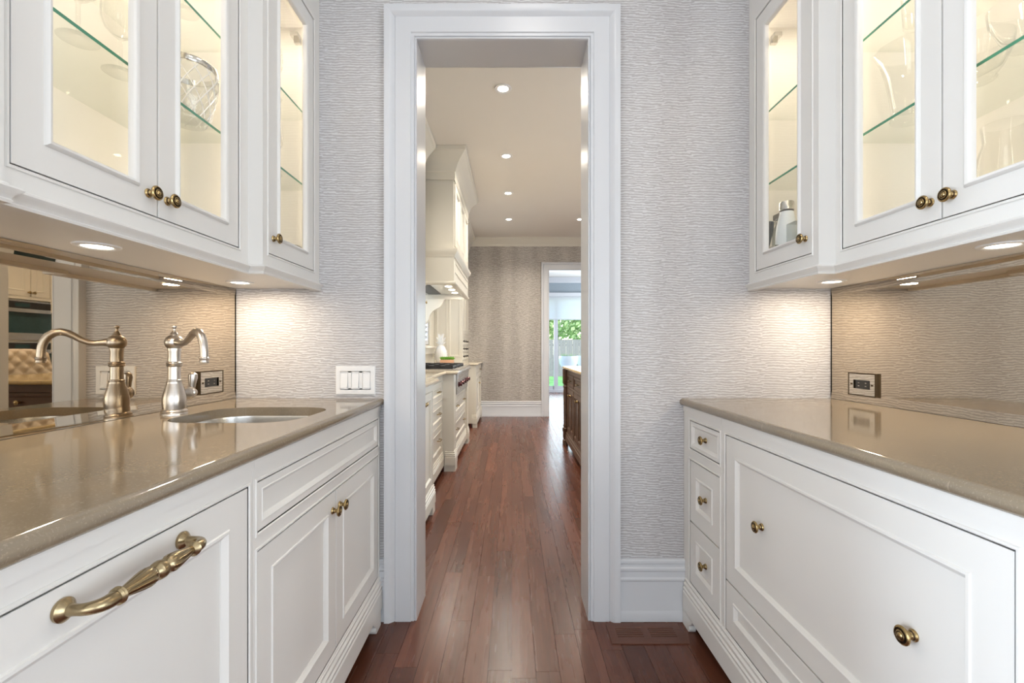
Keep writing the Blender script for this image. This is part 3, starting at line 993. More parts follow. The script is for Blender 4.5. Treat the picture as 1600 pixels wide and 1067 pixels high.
# ---- outlets and switches
def outlet(label, F, yc, zc):
    p = F(yc, zc, 0)
    r = thing('outlet', (p[0], p[1], zc - .043), label, 'outlet')
    hw, hh = .067, .043
    mb = MB(F)
    mb.ring(yc - hw, yc + hw, zc - hh, zc + hh, [(.004, .001), (.004, .0085), (.0265, .0085), (.0265, .001)])
    mb.smooth = 10
    part('plate', mb, M['plate'], r)
    eb = MB(F); eb.smooth = 10
    eb.ring(yc - hw, yc + hw, zc - hh, zc + hh, [(0, 0), (0, .010), (.0025, .0105), (.004, .0075), (.004, 0)])
    part('plate_edge', eb, M['brass_dark'], r)
    c = MB(F); c.box(yc - .033, yc + .033, zc - .0165, zc + .0165, 0, .006); part('socket', c, M['black'], r)
    for s_ in (-1, 1):
        for dz in (-.006, .006):
            h = MB(F); h.box(yc + s_ * .017 - .004, yc + s_ * .017 + .004, zc + dz - .001, zc + dz + .001, .006, .0065); part('slot', h, M['plate'], r)
        sc = MB(F); sc.box(yc + s_ * .050 - .004, yc + s_ * .050 + .004, zc - .003, zc + .003, .0085, .010); part('screw', sc, M['brass_dark'], r)
outlet('mirror-finish outlet plate on the splashback beside the faucet', FL(XL + .0058), 1.721, .993)
outlet('mirror-finish outlet plate on the splashback over the drawer counter', FR(XR - .0058), 1.708, .985)
FE = FN(YE)
sx0, sx1, sz0, sz1 = -.7294, -.5658, .930, 1.047
r = thing('switch_plate', ((sx0 + sx1) / 2, YE, sz0), 'white three-gang rocker light switch plate above the sink worktop', 'light switch')
mb = MB(FE)
cs = [sx0 + (sx1 - sx0) / 2 + k * .046 for k in (-1, 0, 1)]
mb.ring(sx0, sx1, sz0, sz1, [(0, 0), (0, .004), (.003, .006), (.022, .006), (.022, 0)])
mb.box(sx0 + .02, sx1 - .02, sz0 + .02, sz0 + .026, 0, .006); mb.box(sx0 + .02, sx1 - .02, sz1 - .026, sz1 - .02, 0, .006)
for k in range(4):
    xa = [sx0 + .02, cs[0] + .0165, cs[1] + .0165, cs[2] + .0165][k]; xb = [cs[0] - .0165, cs[1] - .0165, cs[2] - .0165, sx1 - .02][k]
    mb.box(xa, xb, sz0 + .02, sz1 - .02, 0, .006)
part('plate', mb, M['white_pl'], r)
yk = MB(FE); yk.box(sx0 + .021, sx1 - .021, sz0 + .021, sz1 - .021, .0, .002); part('yoke', yk, M['white_pl'], r)
for c in cs:
    k = MB(FE); zc = (sz0 + sz1) / 2
    k.add([(c - .0138, zc - .031, .0), (c + .0138, zc - .031, .0), (c + .0138, zc + .031, 0), (c - .0138, zc + .031, 0),
           (c - .0138, zc - .031, .010), (c + .0138, zc - .031, .010), (c + .0138, zc + .031, .0045), (c - .0138, zc + .031, .0045)],
          [(0, 1, 2, 3), (4, 5, 6, 7), (0, 1, 5, 4), (1, 2, 6, 5), (2, 3, 7, 6), (3, 0, 4, 7)])
    part('rocker', k, M['white_pl'], r)
    for zz in (sz0 + .011, sz1 - .011):
        s_ = MB(FE); s_.box(c - .003, c + .003, zz - .0008, zz + .0008, .006, .0066); s_.box(c - .0008, c + .0008, zz - .003, zz + .003, .006, .0066); part('screw', s_, M['white_cer'], r)

# ---- sink
mb = MB(); mb.smooth = 60
rings = []
for (z, e, rr) in ((.8845, .014, .112), (.8845, .004, .104), (.878, .003, .103), (.80, .0, .10), (.735, -.008, .095), (.722, -.018, .085), (.716, -.036, .07), (.712, -.12, .03), (.709, -.16, .006)):
    rings.append([(x, y, z) for x, y in rrect(SKX, SKY, SHX + e, SHY + e, max(.003, rr))])
mb.loops(rings, False, True)
snk = single('sink_bowl', mb, M['steel'], 'stainless undermount sink bowl set into the taupe worktop', 'sink')
dr = MB(); dr.lathe([(.022, 0), (.030, .001), (.034, .003), (.036, .001), (.036, -.004)], 20, at=(SKX, SKY, .7105)); part('drain', dr, M['silver'], snk)

# ---- faucet
fx, fy = -1.054, 1.420
r = thing('faucet', (fx, fy, CT1), 'brushed nickel bridge-style bar faucet with swan spout and side lever', 'faucet')
b = MB(); b.smooth = 45
b.lathe([(.036, 0), (.036, .004), (.034, .007), (.0355, .010), (.034, .014), (.0305, .017), (.0315, .028), (.0325, .040), (.0318, .052), (.0290, .066), (.0250, .081), (.0212, .095), (.0195, .102), (.0205, .1045), (.0205, .107), (.0175, .109), (.0170, .13), (.0170, .148), (.0205, .150), (.0215, .153), (.0195, .156), (.0215, .159), (.0205, .162), (.0170, .164), (.0170, .195), (.0185, .203), (.0180, .206)], 32, at=(fx, fy, CT1))
part('body', b, M['nickel'], r)
bc = CT1 + .224
b = MB(); b.smooth = 45
b.lathe([(.012, -.020)] + [(.026 * math.cos(a), .026 * .95 * math.sin(a)) for a in [-.95 + 2.1 * k / 12 for k in range(13)]] + [(.0100, .023), (.0110, .026), (.008, .031), (.0045, .037), (.004, .043), (.0065, .046), (.0075, .0485), (.006, .052), (.0, .054)], 28, at=(fx, fy, bc))
part('finial_ball', b, M['nickel'], r)
sd = Vector((.149, -.083, 0)).normalized(); sl = .172
pth = []
ctrl = [(.020, 0), (.034, -.001), (.050, -.003), (.066, -.001), (.082, .007), (.098, .018), (.113, .027), (.128, .031), (.143, .028), (.156, .018), (.165, .003), (.170, -.014), (.172, -.032), (.172, -.044)]
for d_, z_ in ctrl:
    pth.append((fx + sd.x * d_, fy + sd.y * d_, bc + z_))
b = MB(); b.smooth = 50
b.tube(pth, [.0135, .0100, .0088, .0085, .0088, .0095, .0105, .0112, .0115, .0115, .0112, .0108, .0105, .0105], 18)
tp = pth[-1]
b.lathe([(.0105, 0), (.0135, -.002), (.0135, -.005), (.0118, -.008), (.0118, -.0135), (.0125, -.016), (.0105, -.018), (0.008, -.018)], 20, at=tp)
part('spout', b, M['nickel'], r)
AY = Matrix(((1, 0, 0), (0, 0, 1), (0, -1, 0)))     # local z -> +Y
hd = Vector((.22, .97, 0)).normalized()
AH = Matrix(((hd.y, 0, hd.x), (-hd.x, 0, hd.y), (0, -1, 0)))
b = MB(); b.smooth = 45
b.lathe([(.019, .020), (.021, .034), (.0215, .046), (.0185, .050), (.0205, .054), (.0185, .059), (.013, .061), (.0135, .068), (.010, .073), (0, .074)], 22, at=(fx, fy, CT1 + .062), mat=AH)
q = Vector((fx, fy, CT1 + .062)) + hd * .060
b.tube([q + Vector((0, 0, 0)), q + Vector((.001, .000, .012)), q + Vector((.002, .000, .030)), q + Vector((.003, .001, .048)), q + Vector((.004, .001, .060)), q + Vector((.004, .001, .066))], [.0075, .008, .0105, .0135, .0125, .005], 16)
part('lever', b, M['nickel'], r)

# ---- floor register
rx0, rx1, ry0, ry1 = .380, .672, 1.722, 1.852
r = thing('floor_register', ((rx0 + rx1) / 2, (ry0 + ry1) / 2, 0), 'slotted wooden floor register in front of the white baseboard', 'floor vent')
b = MB(); b.ring(0, rx1 - rx0, 0, ry1 - ry0, [(0, 0), (0, .0035), (.030, .0045), (.030, 0)]); b.v = [(x + rx0, y + ry0, z + .0003) for x, y, z in b.v]
part('frame', b, M['register'], r)
b = MB(); b.box(rx0 + .03, rx1 - .03, ry0 + .03, ry1 - .03, .0003, .0008); part('slot_shade_sheet', b, M['slot_shade'], r)  # flat dark sheet that paints the shade under the slats
b = MB(); b.box((rx0 + rx1) / 2 - .014, (rx0 + rx1) / 2 + .014, ry0 + .03, ry1 - .03, .0008, .0045); part('centre_bar', b, M['register'], r)
for k in range(6):
    yy = ry0 + .030 + .0122 * k
    for xa, xb in ((rx0 + .03, (rx0 + rx1) / 2 - .014), ((rx0 + rx1) / 2 + .014, rx1 - .03)):
        b = MB(); b.box(xa, xb, yy, yy + .0085, .0008, .0045); part('slat', b, M['register'], r)

# ================================================================== GLASSWARE IN THE CABINETS
GOB = [(.0, .0), (.034, .0), (.036, .0012), (.034, .003), (.012, .0055), (.005, .010), (.0038, .020), (.0038, .075), (.006, .083), (.016, .090), (.030, .105), (.037, .125), (.038, .145), (.033, .195), (.032, .195), (.0365, .145), (.0355, .125), (.029, .107), (.015, .093), (.0, .089)]
TUM = [(0, 0), (.028, 0), (.030, .003), (.035, .10), (.034, .10), (.0285, .012), (0, .010)]
def glassware(name, prof, x, y, z, label, cat, mat=None, seg=28, flute=None, group=None, sc=1.0):
    b = MB(); b.smooth = 40
    b.lathe([(a * sc, h * sc) for a, h in prof], seg, at=(x, y, z), flute=flute)
    return single(name, b, mat or M['stemware'], label, cat, group)
glassware('stem_glass', GOB, -.923, .968, SH[0] + .0005, 'clear stem glass on the lower shelf, left pane over the sink', 'glass', group='stemware in the wall cabinets')
glassware('stem_glass', GOB, -.935, 1.087, SH[0] + .0005, 'clear stem glass beside the cut crystal bowl', 'glass', group='stemware in the wall cabinets')
glassware('stem_glass', GOB, -.920, 1.277, SH[1] + .0005, 'clear stem glass on the shelf above the crystal bowl', 'glass', group='stemware in the wall cabinets')
glassware('stem_glass', GOB, -.905, 1.715, SH[1] + .0005, 'clear stem glass on the upper shelf of the narrow sink-side cabinet', 'glass', group='stemware in the wall cabinets')
glassware('stem_glass', GOB, -.905, 1.715, SH[0] + .0005, 'clear stem glass on the lower shelf of the narrow sink-side cabinet', 'glass', group='stemware in the wall cabinets')
# crystal bowl with silver rim
r = thing('crystal_bowl', (-.945, 1.325, SH[0] + .0005), 'cut crystal bowl with silver rim on glass shelf', 'bowl')
b = MB(); b.smooth = 5
rows = 11; seg = 22
def cr(k, a):
    return 1 + (.05 * (1 if (round(a / (2 * PI) * seg) + k) % 2 == 0 else -1) if 1 < k < rows else 0)
pr = [(0, 0), (.048, 0)] + [(.050 + .025 * min(1, (k / (rows - 3)) * 1.25) ** .7, .008 + .140 * k / (rows - 3)) for k in range(rows - 2)] + [(.072, .150), (.071, .150), (.066, .10), (.050, .016), (0, .012)]
b.lathe(pr, seg, at=(-.945, 1.325, SH[0] + .0005), flute=cr)
part('bowl', b, M['crystal'], r)
b = MB(); b.smooth = 60
def bowl_r(h):
    k_ = max(0.0, (h - .008) / .140)
    return (.050 + .025 * min(1, k_ * 1.25) ** .7) * 1.03
for dirn in (1, -1):
    for q in range(13):
        b.tube([( -.945 + bowl_r(h) * math.cos(2 * PI * q / 13 + dirn * h * 9), 1.325 + bowl_r(h) * math.sin(2 * PI * q / 13 + dirn * h * 9), SH[0] + .0005 + h) for h in [.012 + .0132 * k for k in range(11)]], .0017, 5)
o = part('cut_lattice', b, M['crystal_cut'], r); o['kind'] = 'stuff'
b = MB(); b.lathe([(.0755, .148), (.077, .150), (.077, .163), (.0755, .165), (.0735, .165), (.0735, .148), (.0755, .148)], 36, at=(-.945, 1.325, SH[0] + .0005), caps=False); b.smooth = 40
part('silver_rim', b, M['silver'], r)
# right side
VAS = [(0, 0), (.046, 0), (.050, .004), (.048, .016), (.046, .03), (.052, .08), (.060, .13), (.072, .175), (.088, .207), (.086, .207), (.070, .176), (.057, .13), (.049, .08), (.042, .034), (0, .028)]
glassware('glass_vase', VAS, 1.148, 1.306, SH[0] + .0005, 'flared clear glass vase on the shelf above the drawer counter', 'vase', flute=lambda k, a: 1 + .02 * math.cos(10 * a))
glassware('glass_tumbler', TUM, 1.185, 1.335, SH[1] + .0005, 'small clear tumbler on the shelf above the glass vase', 'glass')
BWL = [(0, 0), (.030, 0), (.034, .004), (.030, .008), (.045, .03), (.062, .07), (.065, .10), (.063, .10), (.060, .07), (.043, .034), (0, .012)]
glassware('glass_bowl', BWL, 1.150, 1.122, SH[0] + .0005, 'clear footed glass bowl behind the right pane, farther from camera', 'bowl')
glassware('glass_bowl', BWL, 1.125, .992, SH[0] + .0005, 'clear footed glass bowl at the right edge of the picture', 'bowl')
JUG = [(0, 0), (.050, 0), (.055, .005), (.055, .12), (.050, .17), (.038, .21), (.042, .25), (.040, .25), (.036, .21), (.048, .17), (.052, .12), (.052, .010), (0, .008)]
glassware('glass_jug', JUG, 1.175, 1.085, UZ0 + .0365, 'tall clear glass carafe on the cabinet bottom at right', 'jug')

# bottle and neighbours in the narrow right cabinet
bz = UZ0 + .0365
r = thing('water_bottle', (1.056, 1.750, bz), 'white insulated water bottle with steel cap in narrow cabinet', 'bottle')
b = MB(); b.smooth = 45
b.lathe([(.034, 0), (.037, .004), (.038, .02), (.038, .145), (.0365, .165), (.033, .190), (.028, .215), (.0245, .232), (.0235, .240)], 32, at=(1.056, 1.75, bz)); part('body', b, M['bottle'], r)
b = MB(); b.smooth = 30
b.lathe([(.0235, .240), (.0245, .241), (.0245, .2445), (.0235, .2455)], 32, at=(1.056, 1.75, bz)); part('neck_ring', b, M['black'], r)
b = MB(); b.smooth = 30
b.lathe([(.0245, .2455), (.026, .247), (.026, .274), (.024, .278), (0, .278)], 32, at=(1.056, 1.75, bz)); part('cap', b, M['steel'], r)
r = thing('sports_flask', (1.078, 1.826, bz), 'dark flask with black flip spout behind the white bottle', 'flask')
b = MB(); b.smooth = 40
b.lathe([(.028, 0), (.030, .003), (.030, .17), (.024, .20), (.018, .21), (.018, .235)], 24, at=(1.078, 1.826, bz)); part('body', b, M['grey_box'], r)
b = MB(); b.box(1.062, 1.096, 1.79, 1.852, bz + .235, bz + .255); part('lid', b, M['black'], r)
b = MB(); b.tube([(1.044, 1.83, bz + .225), (1.036, 1.835, bz + .19), (1.024, 1.838, bz + .14), (1.016, 1.84, bz + .10)], [.010, .016, .017, .014], 8); part('printed_strap', b, M['grey_cloth'], r)
b = MB(); b.box(1.018, 1.075, 1.635, 1.688, bz, bz + .175)
single('plastic_box', b, M['grey_box'], 'smoky clear plastic box in front of the white bottle', 'box')

# ================================================================== KITCHEN
def downlight(x, y, label, power, z=CEIL, vis=True):
    r = thing('downlight', (x, y, z - .006), label, 'light', 'recessed kitchen downlights')
    a = MB(); a.lathe([(.035, -.001), (.040, -.005), (.058, -.006), (.060, -.003), (.060, 0), (.035, 0)], 24, at=(x, y, z)); part('trim_ring', a, M['white_pl'], r)
    a = MB(); a.lathe([(0, -.003), (.036, -.003), (.036, -.001)], 20, at=(x, y, z)); part('lens', a, M['lens_k'], r)
    area_light('downlight_lamp', (0, 0, -.004), (0, 0, 0), .07, .07, power, WARM2, r, 'DISK', math.radians(140))
DP = 15
downlight(-.063, 3.20, 'recessed ceiling downlight nearest the doorway', DP)
downlight(-.055, 4.32, 'second recessed downlight of the ceiling row', DP)
downlight(-.045, 5.35, 'third recessed downlight of the ceiling row', DP)
downlight(-.045, 6.43, 'farthest recessed downlight of the ceiling row, near the crown moulding', DP)
downlight(.96, 6.43, 'recessed downlight beside the far doorway, apart from the row', DP)
downlight(2.0, 4.3, 'recessed downlight over the oven side of the kitchen', DP * 1.6)
downlight(2.0, 5.9, 'recessed downlight between ovens and island', DP)
# added pantry fill lamps, unseen above the frame of the picture
def pantry_fill(x, y, label, power):
    r = thing('pantry_fill_light', (x, y, CEIL - .05), label, 'light', 'added ceiling fill lights of the pantry')
    a = MB(); a.lathe([(.17, 0), (.175, -.02), (.17, -.03), (.16, -.03)], 32, at=(x, y, CEIL)); part('rim', a, M['white_pl'], r)
    a = MB(); a.smooth = 60; a.lathe([(.16, -.03), (.14, -.042), (.08, -.048), (0, -.05)], 32, at=(x, y, CEIL)); part('diffuser', a, M['diffuser'], r)
    area_light('pantry_fill_lamp', (0, 0, -.004), (0, 0, 0), .30, .30, power, (1.0, .94, .86), r, 'DISK')
pantry_fill(.09, .35, 'added round ceiling fill light in the pantry nearer the camera', 2.6)
pantry_fill(.09, 1.15, 'added round ceiling fill light in the pantry before the doorway', 2.2)

# ---- range-wall base units
def k_unit(name, label, xf, y0, y1, fronts, foot=True, wall_x=KX0, top=.884):
    F = FL(xf)
    r = thing(name, ((xf + wall_x) / 2, (y0 + y1) / 2, 0), label, 'cabinet')
    b = MB(F); b.box(y0, y1, .06, top, -(xf - wall_x) + .002, -.021); part('body', b, M['cream'], r)
    face_frame(r, F, y0, y1, .18, top, [f[:4] for f in fronts], M['cream'], bead=True)
    for f in fronts:
        nm = f[4]
        front(r, F, f[0], f[1], f[2], f[3], 'panel' if f[3] - f[2] > .13 else 'slab', M['cream'], .045 if f[3] - f[2] > .13 else .012, f[5], name=nm, knob_me=f[6])
    mb = MB(); mb.sweep([(xf - .06, y0), (xf, y0), (xf, y1), (xf - .06, y1)] if foot else [(xf, y0), (xf, y1)], PL, side=1)
    part('plinth', mb, M['cream'], r)
    if foot:
        for a, s_ in ((y0, 1), (y1, -1)):
            fb = MB(F); fb.box(min(a, a + s_ * .09), max(a, a + s_ * .09), 0, .06, -.05, .012); part('bracket_foot', fb, M['cream'], r)
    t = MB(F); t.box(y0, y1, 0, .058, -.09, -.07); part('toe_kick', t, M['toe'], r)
    return r
k_unit('kitchen_cabinet', 'cream kitchen base cabinet with two knobs just past the doorway', -.545, 2.35, 3.15, [(2.39, 2.80, .19, .83, 'door', [(2.775, .775)], KNOB_S), (2.80, 3.11, .19, .83, 'door', [(2.825, .775)], KNOB_S)])
k_unit('drawer_unit', 'recessed cream three-drawer unit before the range', -.632, 3.151, 4.149, [(3.20, 4.11, .665, .83, 'drawer', [(3.93, .745)], PULL_S), (3.20, 4.11, .45, .66, 'drawer', [(3.93, .557)], PULL_S), (3.20, 4.11, .19, .445, 'drawer', [(3.93, .33)], PULL_S)], foot=False)
# range cabinet with pilasters
r = k_unit('range_cabinet', 'cream range cabinet with fluted pilasters and wide drawers', -.550, 4.158, 5.512, [(4.32, 5.35, .45, .64, 'drawer', [(4.56, .55), (5.2, .55)], PULL_S), (4.32, 5.35, .19, .445, 'drawer', [(4.56, .318), (5.2, .318)], PULL_S)], top=.665)
for a, c in ((4.15, 4.30), (5.37, 5.52)):
    F = FL(-.530)
    b = MB(F); b.box(a, c, .06, .884, -.06, 0); b.box(a, c, .666, .884, -.55, -.06); b.ring(a, c, .22, .84, [(.028, -.004), (.030, .003), (.036, .003), (.040, -.002), (.040, -.004)])
    part('pilaster', b, M['cream'], r)
    b = MB(); b.sweep([(-.61, a), (-.530, a), (-.530, c), (-.61, c)], PL, side=1); part('pilaster_base', b, M['cream'], r)
    b = MB(F); b.box(a, c, 0, .06, -.09, .012); part('pilaster_foot', b, M['cream'], r)
k_unit('drawer_unit', 'recessed cream unit after the range', -.632, 5.521, 6.449, [(5.56, 6.41, .50, .83, 'drawer', [], None), (5.56, 6.41, .19, .495, 'drawer', [], None)], foot=False)
k_unit('kitchen_cabinet', 'cream base cabinet standing against the taupe wallpaper', -.510, 6.45, 7.515, [(6.50, 7.47, .68, .83, 'drawer', [(7.2, .80)], PULL_S), (6.50, 7.0, .19, .67, 'door', [(6.97, .60)], KNOB_S), (7.0, 7.47, .19, .67, 'door', [], None)])
# worktop with stepped front and notch for the cooktop
def k_top(label, path, ywall0, ywall1):
    mb = MB()
    poly = path + [(KX0 + .002, ywall1), (KX0 + .002, ywall0)]
    mb.prism(poly, CT0, CT1)
    mb.sweep(path, nose_prof(0), side=1)
    mb.smooth = 40
    return single('kitchen_worktop', mb, M['stone_k'], label, 'worktop')
k_top('cream granite kitchen worktop stepping back before the range', [(-.525, 2.34), (-.525, 3.165), (-.61, 3.165), (-.61, 4.13), (-.515, 4.13), (-.515, 4.335)], 2.34, 4.335)
k_top('cream granite kitchen worktop beyond the range carrying the planter', [(-.515, 5.365), (-.515, 5.54), (-.61, 5.54), (-.61, 6.43), (-.49, 6.43), (-.49, 7.53)], 5.365, 7.53)
# rangetop
r = thing('rangetop', (-.80, 4.85, .885), 'stainless gas rangetop with black grates and dark red knobs', 'rangetop')
b = MB(); b.box(KX0 + .03, -.53, 4.34, 5.36, .68, .925); part('body', b, M['steel'], r)
b = MB(); b.loops([[(-.53, y, .925), (-.505, y, .925), (-.488, y, .915), (-.483, y, .900), (-.488, y, .885), (-.505, y, .876), (-.512, y, .83), (-.525, y, .68), (-.53, y, .68)] for y in (4.34, 5.36)]); part('control_panel', b, M['steel'], r)
AXT = Matrix.Rotation(math.radians(8), 3, 'Y') @ AX_X
for k in range(5):
    y = 4.44 + k * .205
    b = MB(); b.lathe([(.030, -.004), (.030, .004), (.022, .006), (.019, .012), (.018, .030), (.015, .034), (0, .034)], 16, at=(-.518, y, .775), mat=AX_X); part('control_knob', b, M['red_knob'], r)
for k in range(3):
    y0 = 4.37 + k * .33
    b = MB()
    for q in range(2):
        b.box(-1.04, -.57, y0 + .01 + q * .29, y0 + .022 + q * .29, .9255, .955)
    for q in range(5):
        x = -1.04 + q * .1145
        b.box(x, x + .012, y0 + .01, y0 + .312, .938, .955)
    b.box(-.87, -.74, y0 + .1, y0 + .22, .9255, .936)
    part('grate', b, M['black_iron'], r)

# hood
HX, HY0, HY1 = -.535, 4.20, 5.49
r = thing('range_hood', (-.83, 4.85, 1.72), 'tall cream panelled range hood with crown over the rangetop', 'range hood')
F = FL(HX)
b = MB()
b.box(HX - .03, HX, HY0, HY1, 1.745, 2.02); b.box(KX0 + .002, HX - .03, HY0, HY0 + .03, 1.745, 2.02); b.box(KX0 + .002, HX - .03, HY1 - .03, HY1, 1.745, 2.02)
part('canopy', b, M['cream'], r)
b = MB(); b.ring(HY0 + .02, HY1 - .02, 1.80, 1.965, [(.03, -.003), (.034, .006), (.044, .006), (.05, -.003)]); b.v = [FL(HX)(*p) for p in b.v]; part('canopy_panel', b, M['cream'], r)
HS = [(KX0 + .002, HY0), (HX, HY0), (HX, HY1), (KX0 + .002, HY1)]
b = MB(); b.sweep(HS, [(-.03, 1.715), (.012, 1.715), (.018, 1.722), (.018, 1.735), (.008, 1.745), (-.03, 1.745)], side=1); part('bottom_moulding', b, M['cream'], r)
b = MB(); b.sweep(HS, [(-.03, 1.97), (.006, 1.97), (.012, 1.99), (.03, 2.01), (.035, 2.03), (.035, 2.042), (-.03, 2.042)], side=1); part('mantel_moulding', b, M['cream'], r)
b = MB(); b.box(KX0 + .002, HX - .005, HY0 + .01, HY1 - .01, 2.042, 2.83); part('chimney', b, M['cream'], r)
b = MB(F)
n3 = 3; yw = (HY1 - HY0 - .06) / n3
for k in range(n3):
    a = HY0 + .03 + k * yw
    p = MB(F); p.ring(a + .008, a + yw - .008, 2.08, 2.66, [(0, -.008), (0, .008), (.055, .008), (.062, .012), (.072, -.002), (.072, -.008)]); part('chimney_panel', p, M['cream'], r)
HC = [(0, 2.68), (.006, 2.68), (.010, 2.70), (.010, 2.745), (.016, 2.75), (.022, 2.775), (.03, 2.795), (.034, 2.81), (.06, 2.85), (.095, 2.89), (.105, 2.905), (.115, 2.91), (.12, 2.925), (.12, 2.948), (0, 2.948)]
b = MB(); b.sweep(HS, HC, side=1); b.smooth = 25; part('crown', b, M['cream'], r)
b = MB(); b.box(KX0 + .003, HX - .03, HY0 + .03, HY1 - .03, 1.765, 1.80); part('insert', b, M['steel'], r)
b = MB(); b.box(KX0 + .15, HX - .30, HY0 + .15, HY1 - .15, 1.758, 1.766); part('baffle_filter', b, M['black_iron'], r)
for k in range(4):
    y = 4.45 + k * .27
    b = MB(); b.lathe([(0, 1.762), (.032, 1.762), (.036, 1.765)], 16, at=(-.66, y, 0)); part('hood_lens', b, M['lens'], r)
    area_light('hood_lamp', (-.66 + .83, y - 4.85, 1.757 - 1.72), (0, 0, 0), .05, .05, 1.6, WARM2, r, 'DISK')
for yb in (HY0 + .001, HY1 - .056):
    b = MB()
    pl = [(KX0 + .002, 1.715), (-.80, 1.715), (-.82, 1.70), (-.835, 1.66), (-.86, 1.62), (-.90, 1.60), (-.95, 1.57), (-.985, 1.52), (-1.0, 1.46), (-1.02, 1.43), (-1.06, 1.40), (-1.09, 1.34), (KX0 + .002, 1.30)]
    b.prism(pl, yb, yb + .055, 'xz'); part('scroll_bracket', b, M['cream'], r)
# wall cabinet before the hood
r = thing('kitchen_wall_cabinet', (-1.0, 3.3, 1.45), 'cream kitchen wall cabinet with crown beside the hood', 'cabinet')
b = MB(); b.box(KX0 + .002, -.80, 2.45, HY0 - .125, 1.45, 2.83); part('body', b, M['cream'], r)
for a in (2.47, 3.27):
    front(r, FL(-.778), a, a + .79, 1.47, 2.65, 'panel', M['cream'], .055, [(a + .76, 1.53)], knob_me=KNOB_S)
b = MB(); b.sweep([(-.80, 2.45), (-.80, HY0 - .125)], HC, side=1); part('crown', b, M['cream'], r)

# kitchen window, shutter, ledge
r = thing('window_1', (KX0 - .07, 5.5, WZ0), 'white shuttered window behind the range', 'window', kind='structure')
F = FL(KX0 - .10)
b = MB(F); b.ring(WY0 + .001, WY1 - .001, WZ0 + .001, WZ1 - .001, [(0, 0), (0, .05), (.04, .05), (.04, 0)]); part('window_frame', b, M['trim'], r)
b = MB(F); b.box(WY0 + .04, WY1 - .04, WZ0 + .04, WZ1 - .04, .02, .024); part('pane', b, M['glass'], r)
r2 = thing('plantation_shutter', (KX0 - .03, 5.9, WZ0 + .01), 'white louvred plantation shutter in the window behind the range', 'shutter')
F = FL(KX0 - .045)
b = MB(F); b.ring(WY0 + .01, WY1 - .01, WZ0 + .01, WZ1 - .01, [(0, 0), (0, .03), (.05, .03), (.05, 0)]); b.box(5.45, 5.51, WZ0 + .05, WZ1 - .05, 0, .03); part('shutter_frame', b, M['trim'], r2)
for k in range(10):
    z = WZ0 + .085 + k * .066
    for a, c in ((WY0 + .065, 5.445), (5.515, WY1 - .065)):
        b = MB(F); b.add([(a, z, .002), (c, z, .002), (c, z + .035, .03), (a, z + .035, .03), (a, z + .008, -.002), (c, z + .008, -.002), (c, z + .043, .026), (a, z + .043, .026)], [(0, 1, 2, 3), (4, 5, 6, 7), (0, 1, 5, 4), (2, 3, 7, 6), (0, 3, 7, 4), (1, 2, 6, 5)])
        part('louvre', b, M['trim'], r2)
r = thing('window_ledge', (KX0 + .08, 5.6, 1.06), 'cream window ledge shelf behind the range', 'shelf')
b = MB(); b.sweep([(KX0 + .001, 4.3), (KX0 + .001, 6.56)], [(0, 1.125), (.075, 1.125), (.08, 1.13), (.08, 1.145), (.075, 1.15), (0, 1.15)], side=1); part('top', b, M['cream'], r)
b = MB(); b.box(KX0 + .001, KX0 + .045, 4.3, 6.56, 1.055, 1.125); part('apron', b, M['cream'], r)
for yy in (4.4, 6.47):
    b = MB(); b.prism([(KX0 + .001, .99), (KX0 + .02, 1.0), (KX0 + .03, 1.03), (KX0 + .06, 1.055), (KX0 + .001, 1.055)], yy, yy + .06, 'xz'); part('bracket', b, M['cream'], r)
area_light('daylight_kitchen_window', (KX0 - .25, (WY0 + WY1) / 2, 1.56), (0, -PI / 2, 0), .8, 1.5, 22, DAY)

# dresser on the counter
DXF = -.72
r = thing('counter_dresser', (-.92, 7.06, CT1), 'cream counter-standing dresser with tiny drawers in kitchen corner', 'dresser')
b = MB(); b.box(KX0 + .002, DXF - .02, 6.60, 7.535, CT1 + .001, 2.80); part('body', b, M['cream'], r)
F = FN(6.60)
for a, c in ((KX0 + .03, -.93), (-.92, -.745)):
    b = MB(F); b.ring(a, c, 1.0, 2.70, [(0, 0), (.002, .008), (.022, .008), (.03, .0)]); part('side_panel', b, M['cream'], r)
F = FL(DXF)
face_frame(r, F, 6.60, 7.535, CT1 + .001, 2.80, [(6.65, 7.49, .95, 1.29), (6.65, 7.49, 1.34, 2.62)], M['cream'])
front(r, F, 6.65, 7.07, 1.34, 2.62, 'panel', M['cream'], .05); front(r, F, 7.07, 7.49, 1.34, 2.62, 'panel', M['cream'], .05)
kb2 = MB(); kb2.lathe([(.012, 0), (.008, .008), (.018, .016), (.018, .022), (0, .026)], 10, mat=AX_X); KB2 = mesh_from(kb2, 'tiny_knob'); KB2.materials.append(M['black'])
for i in range(3):
    for j in range(3):
        a = 6.65 + i * .28; z = .95 + j * .1133
        d = front(r, F, a, a + .28, z, z + .1133, 'slab', M['cream'], .010, [(a + .14, z + .057)], name='tiny_drawer', knob_me=KB2)
b = MB(); b.sweep([(KX0 + .002, 6.60), (DXF, 6.60), (DXF, 7.535)], HC, side=1); part('crown', b, M['cream'], r)

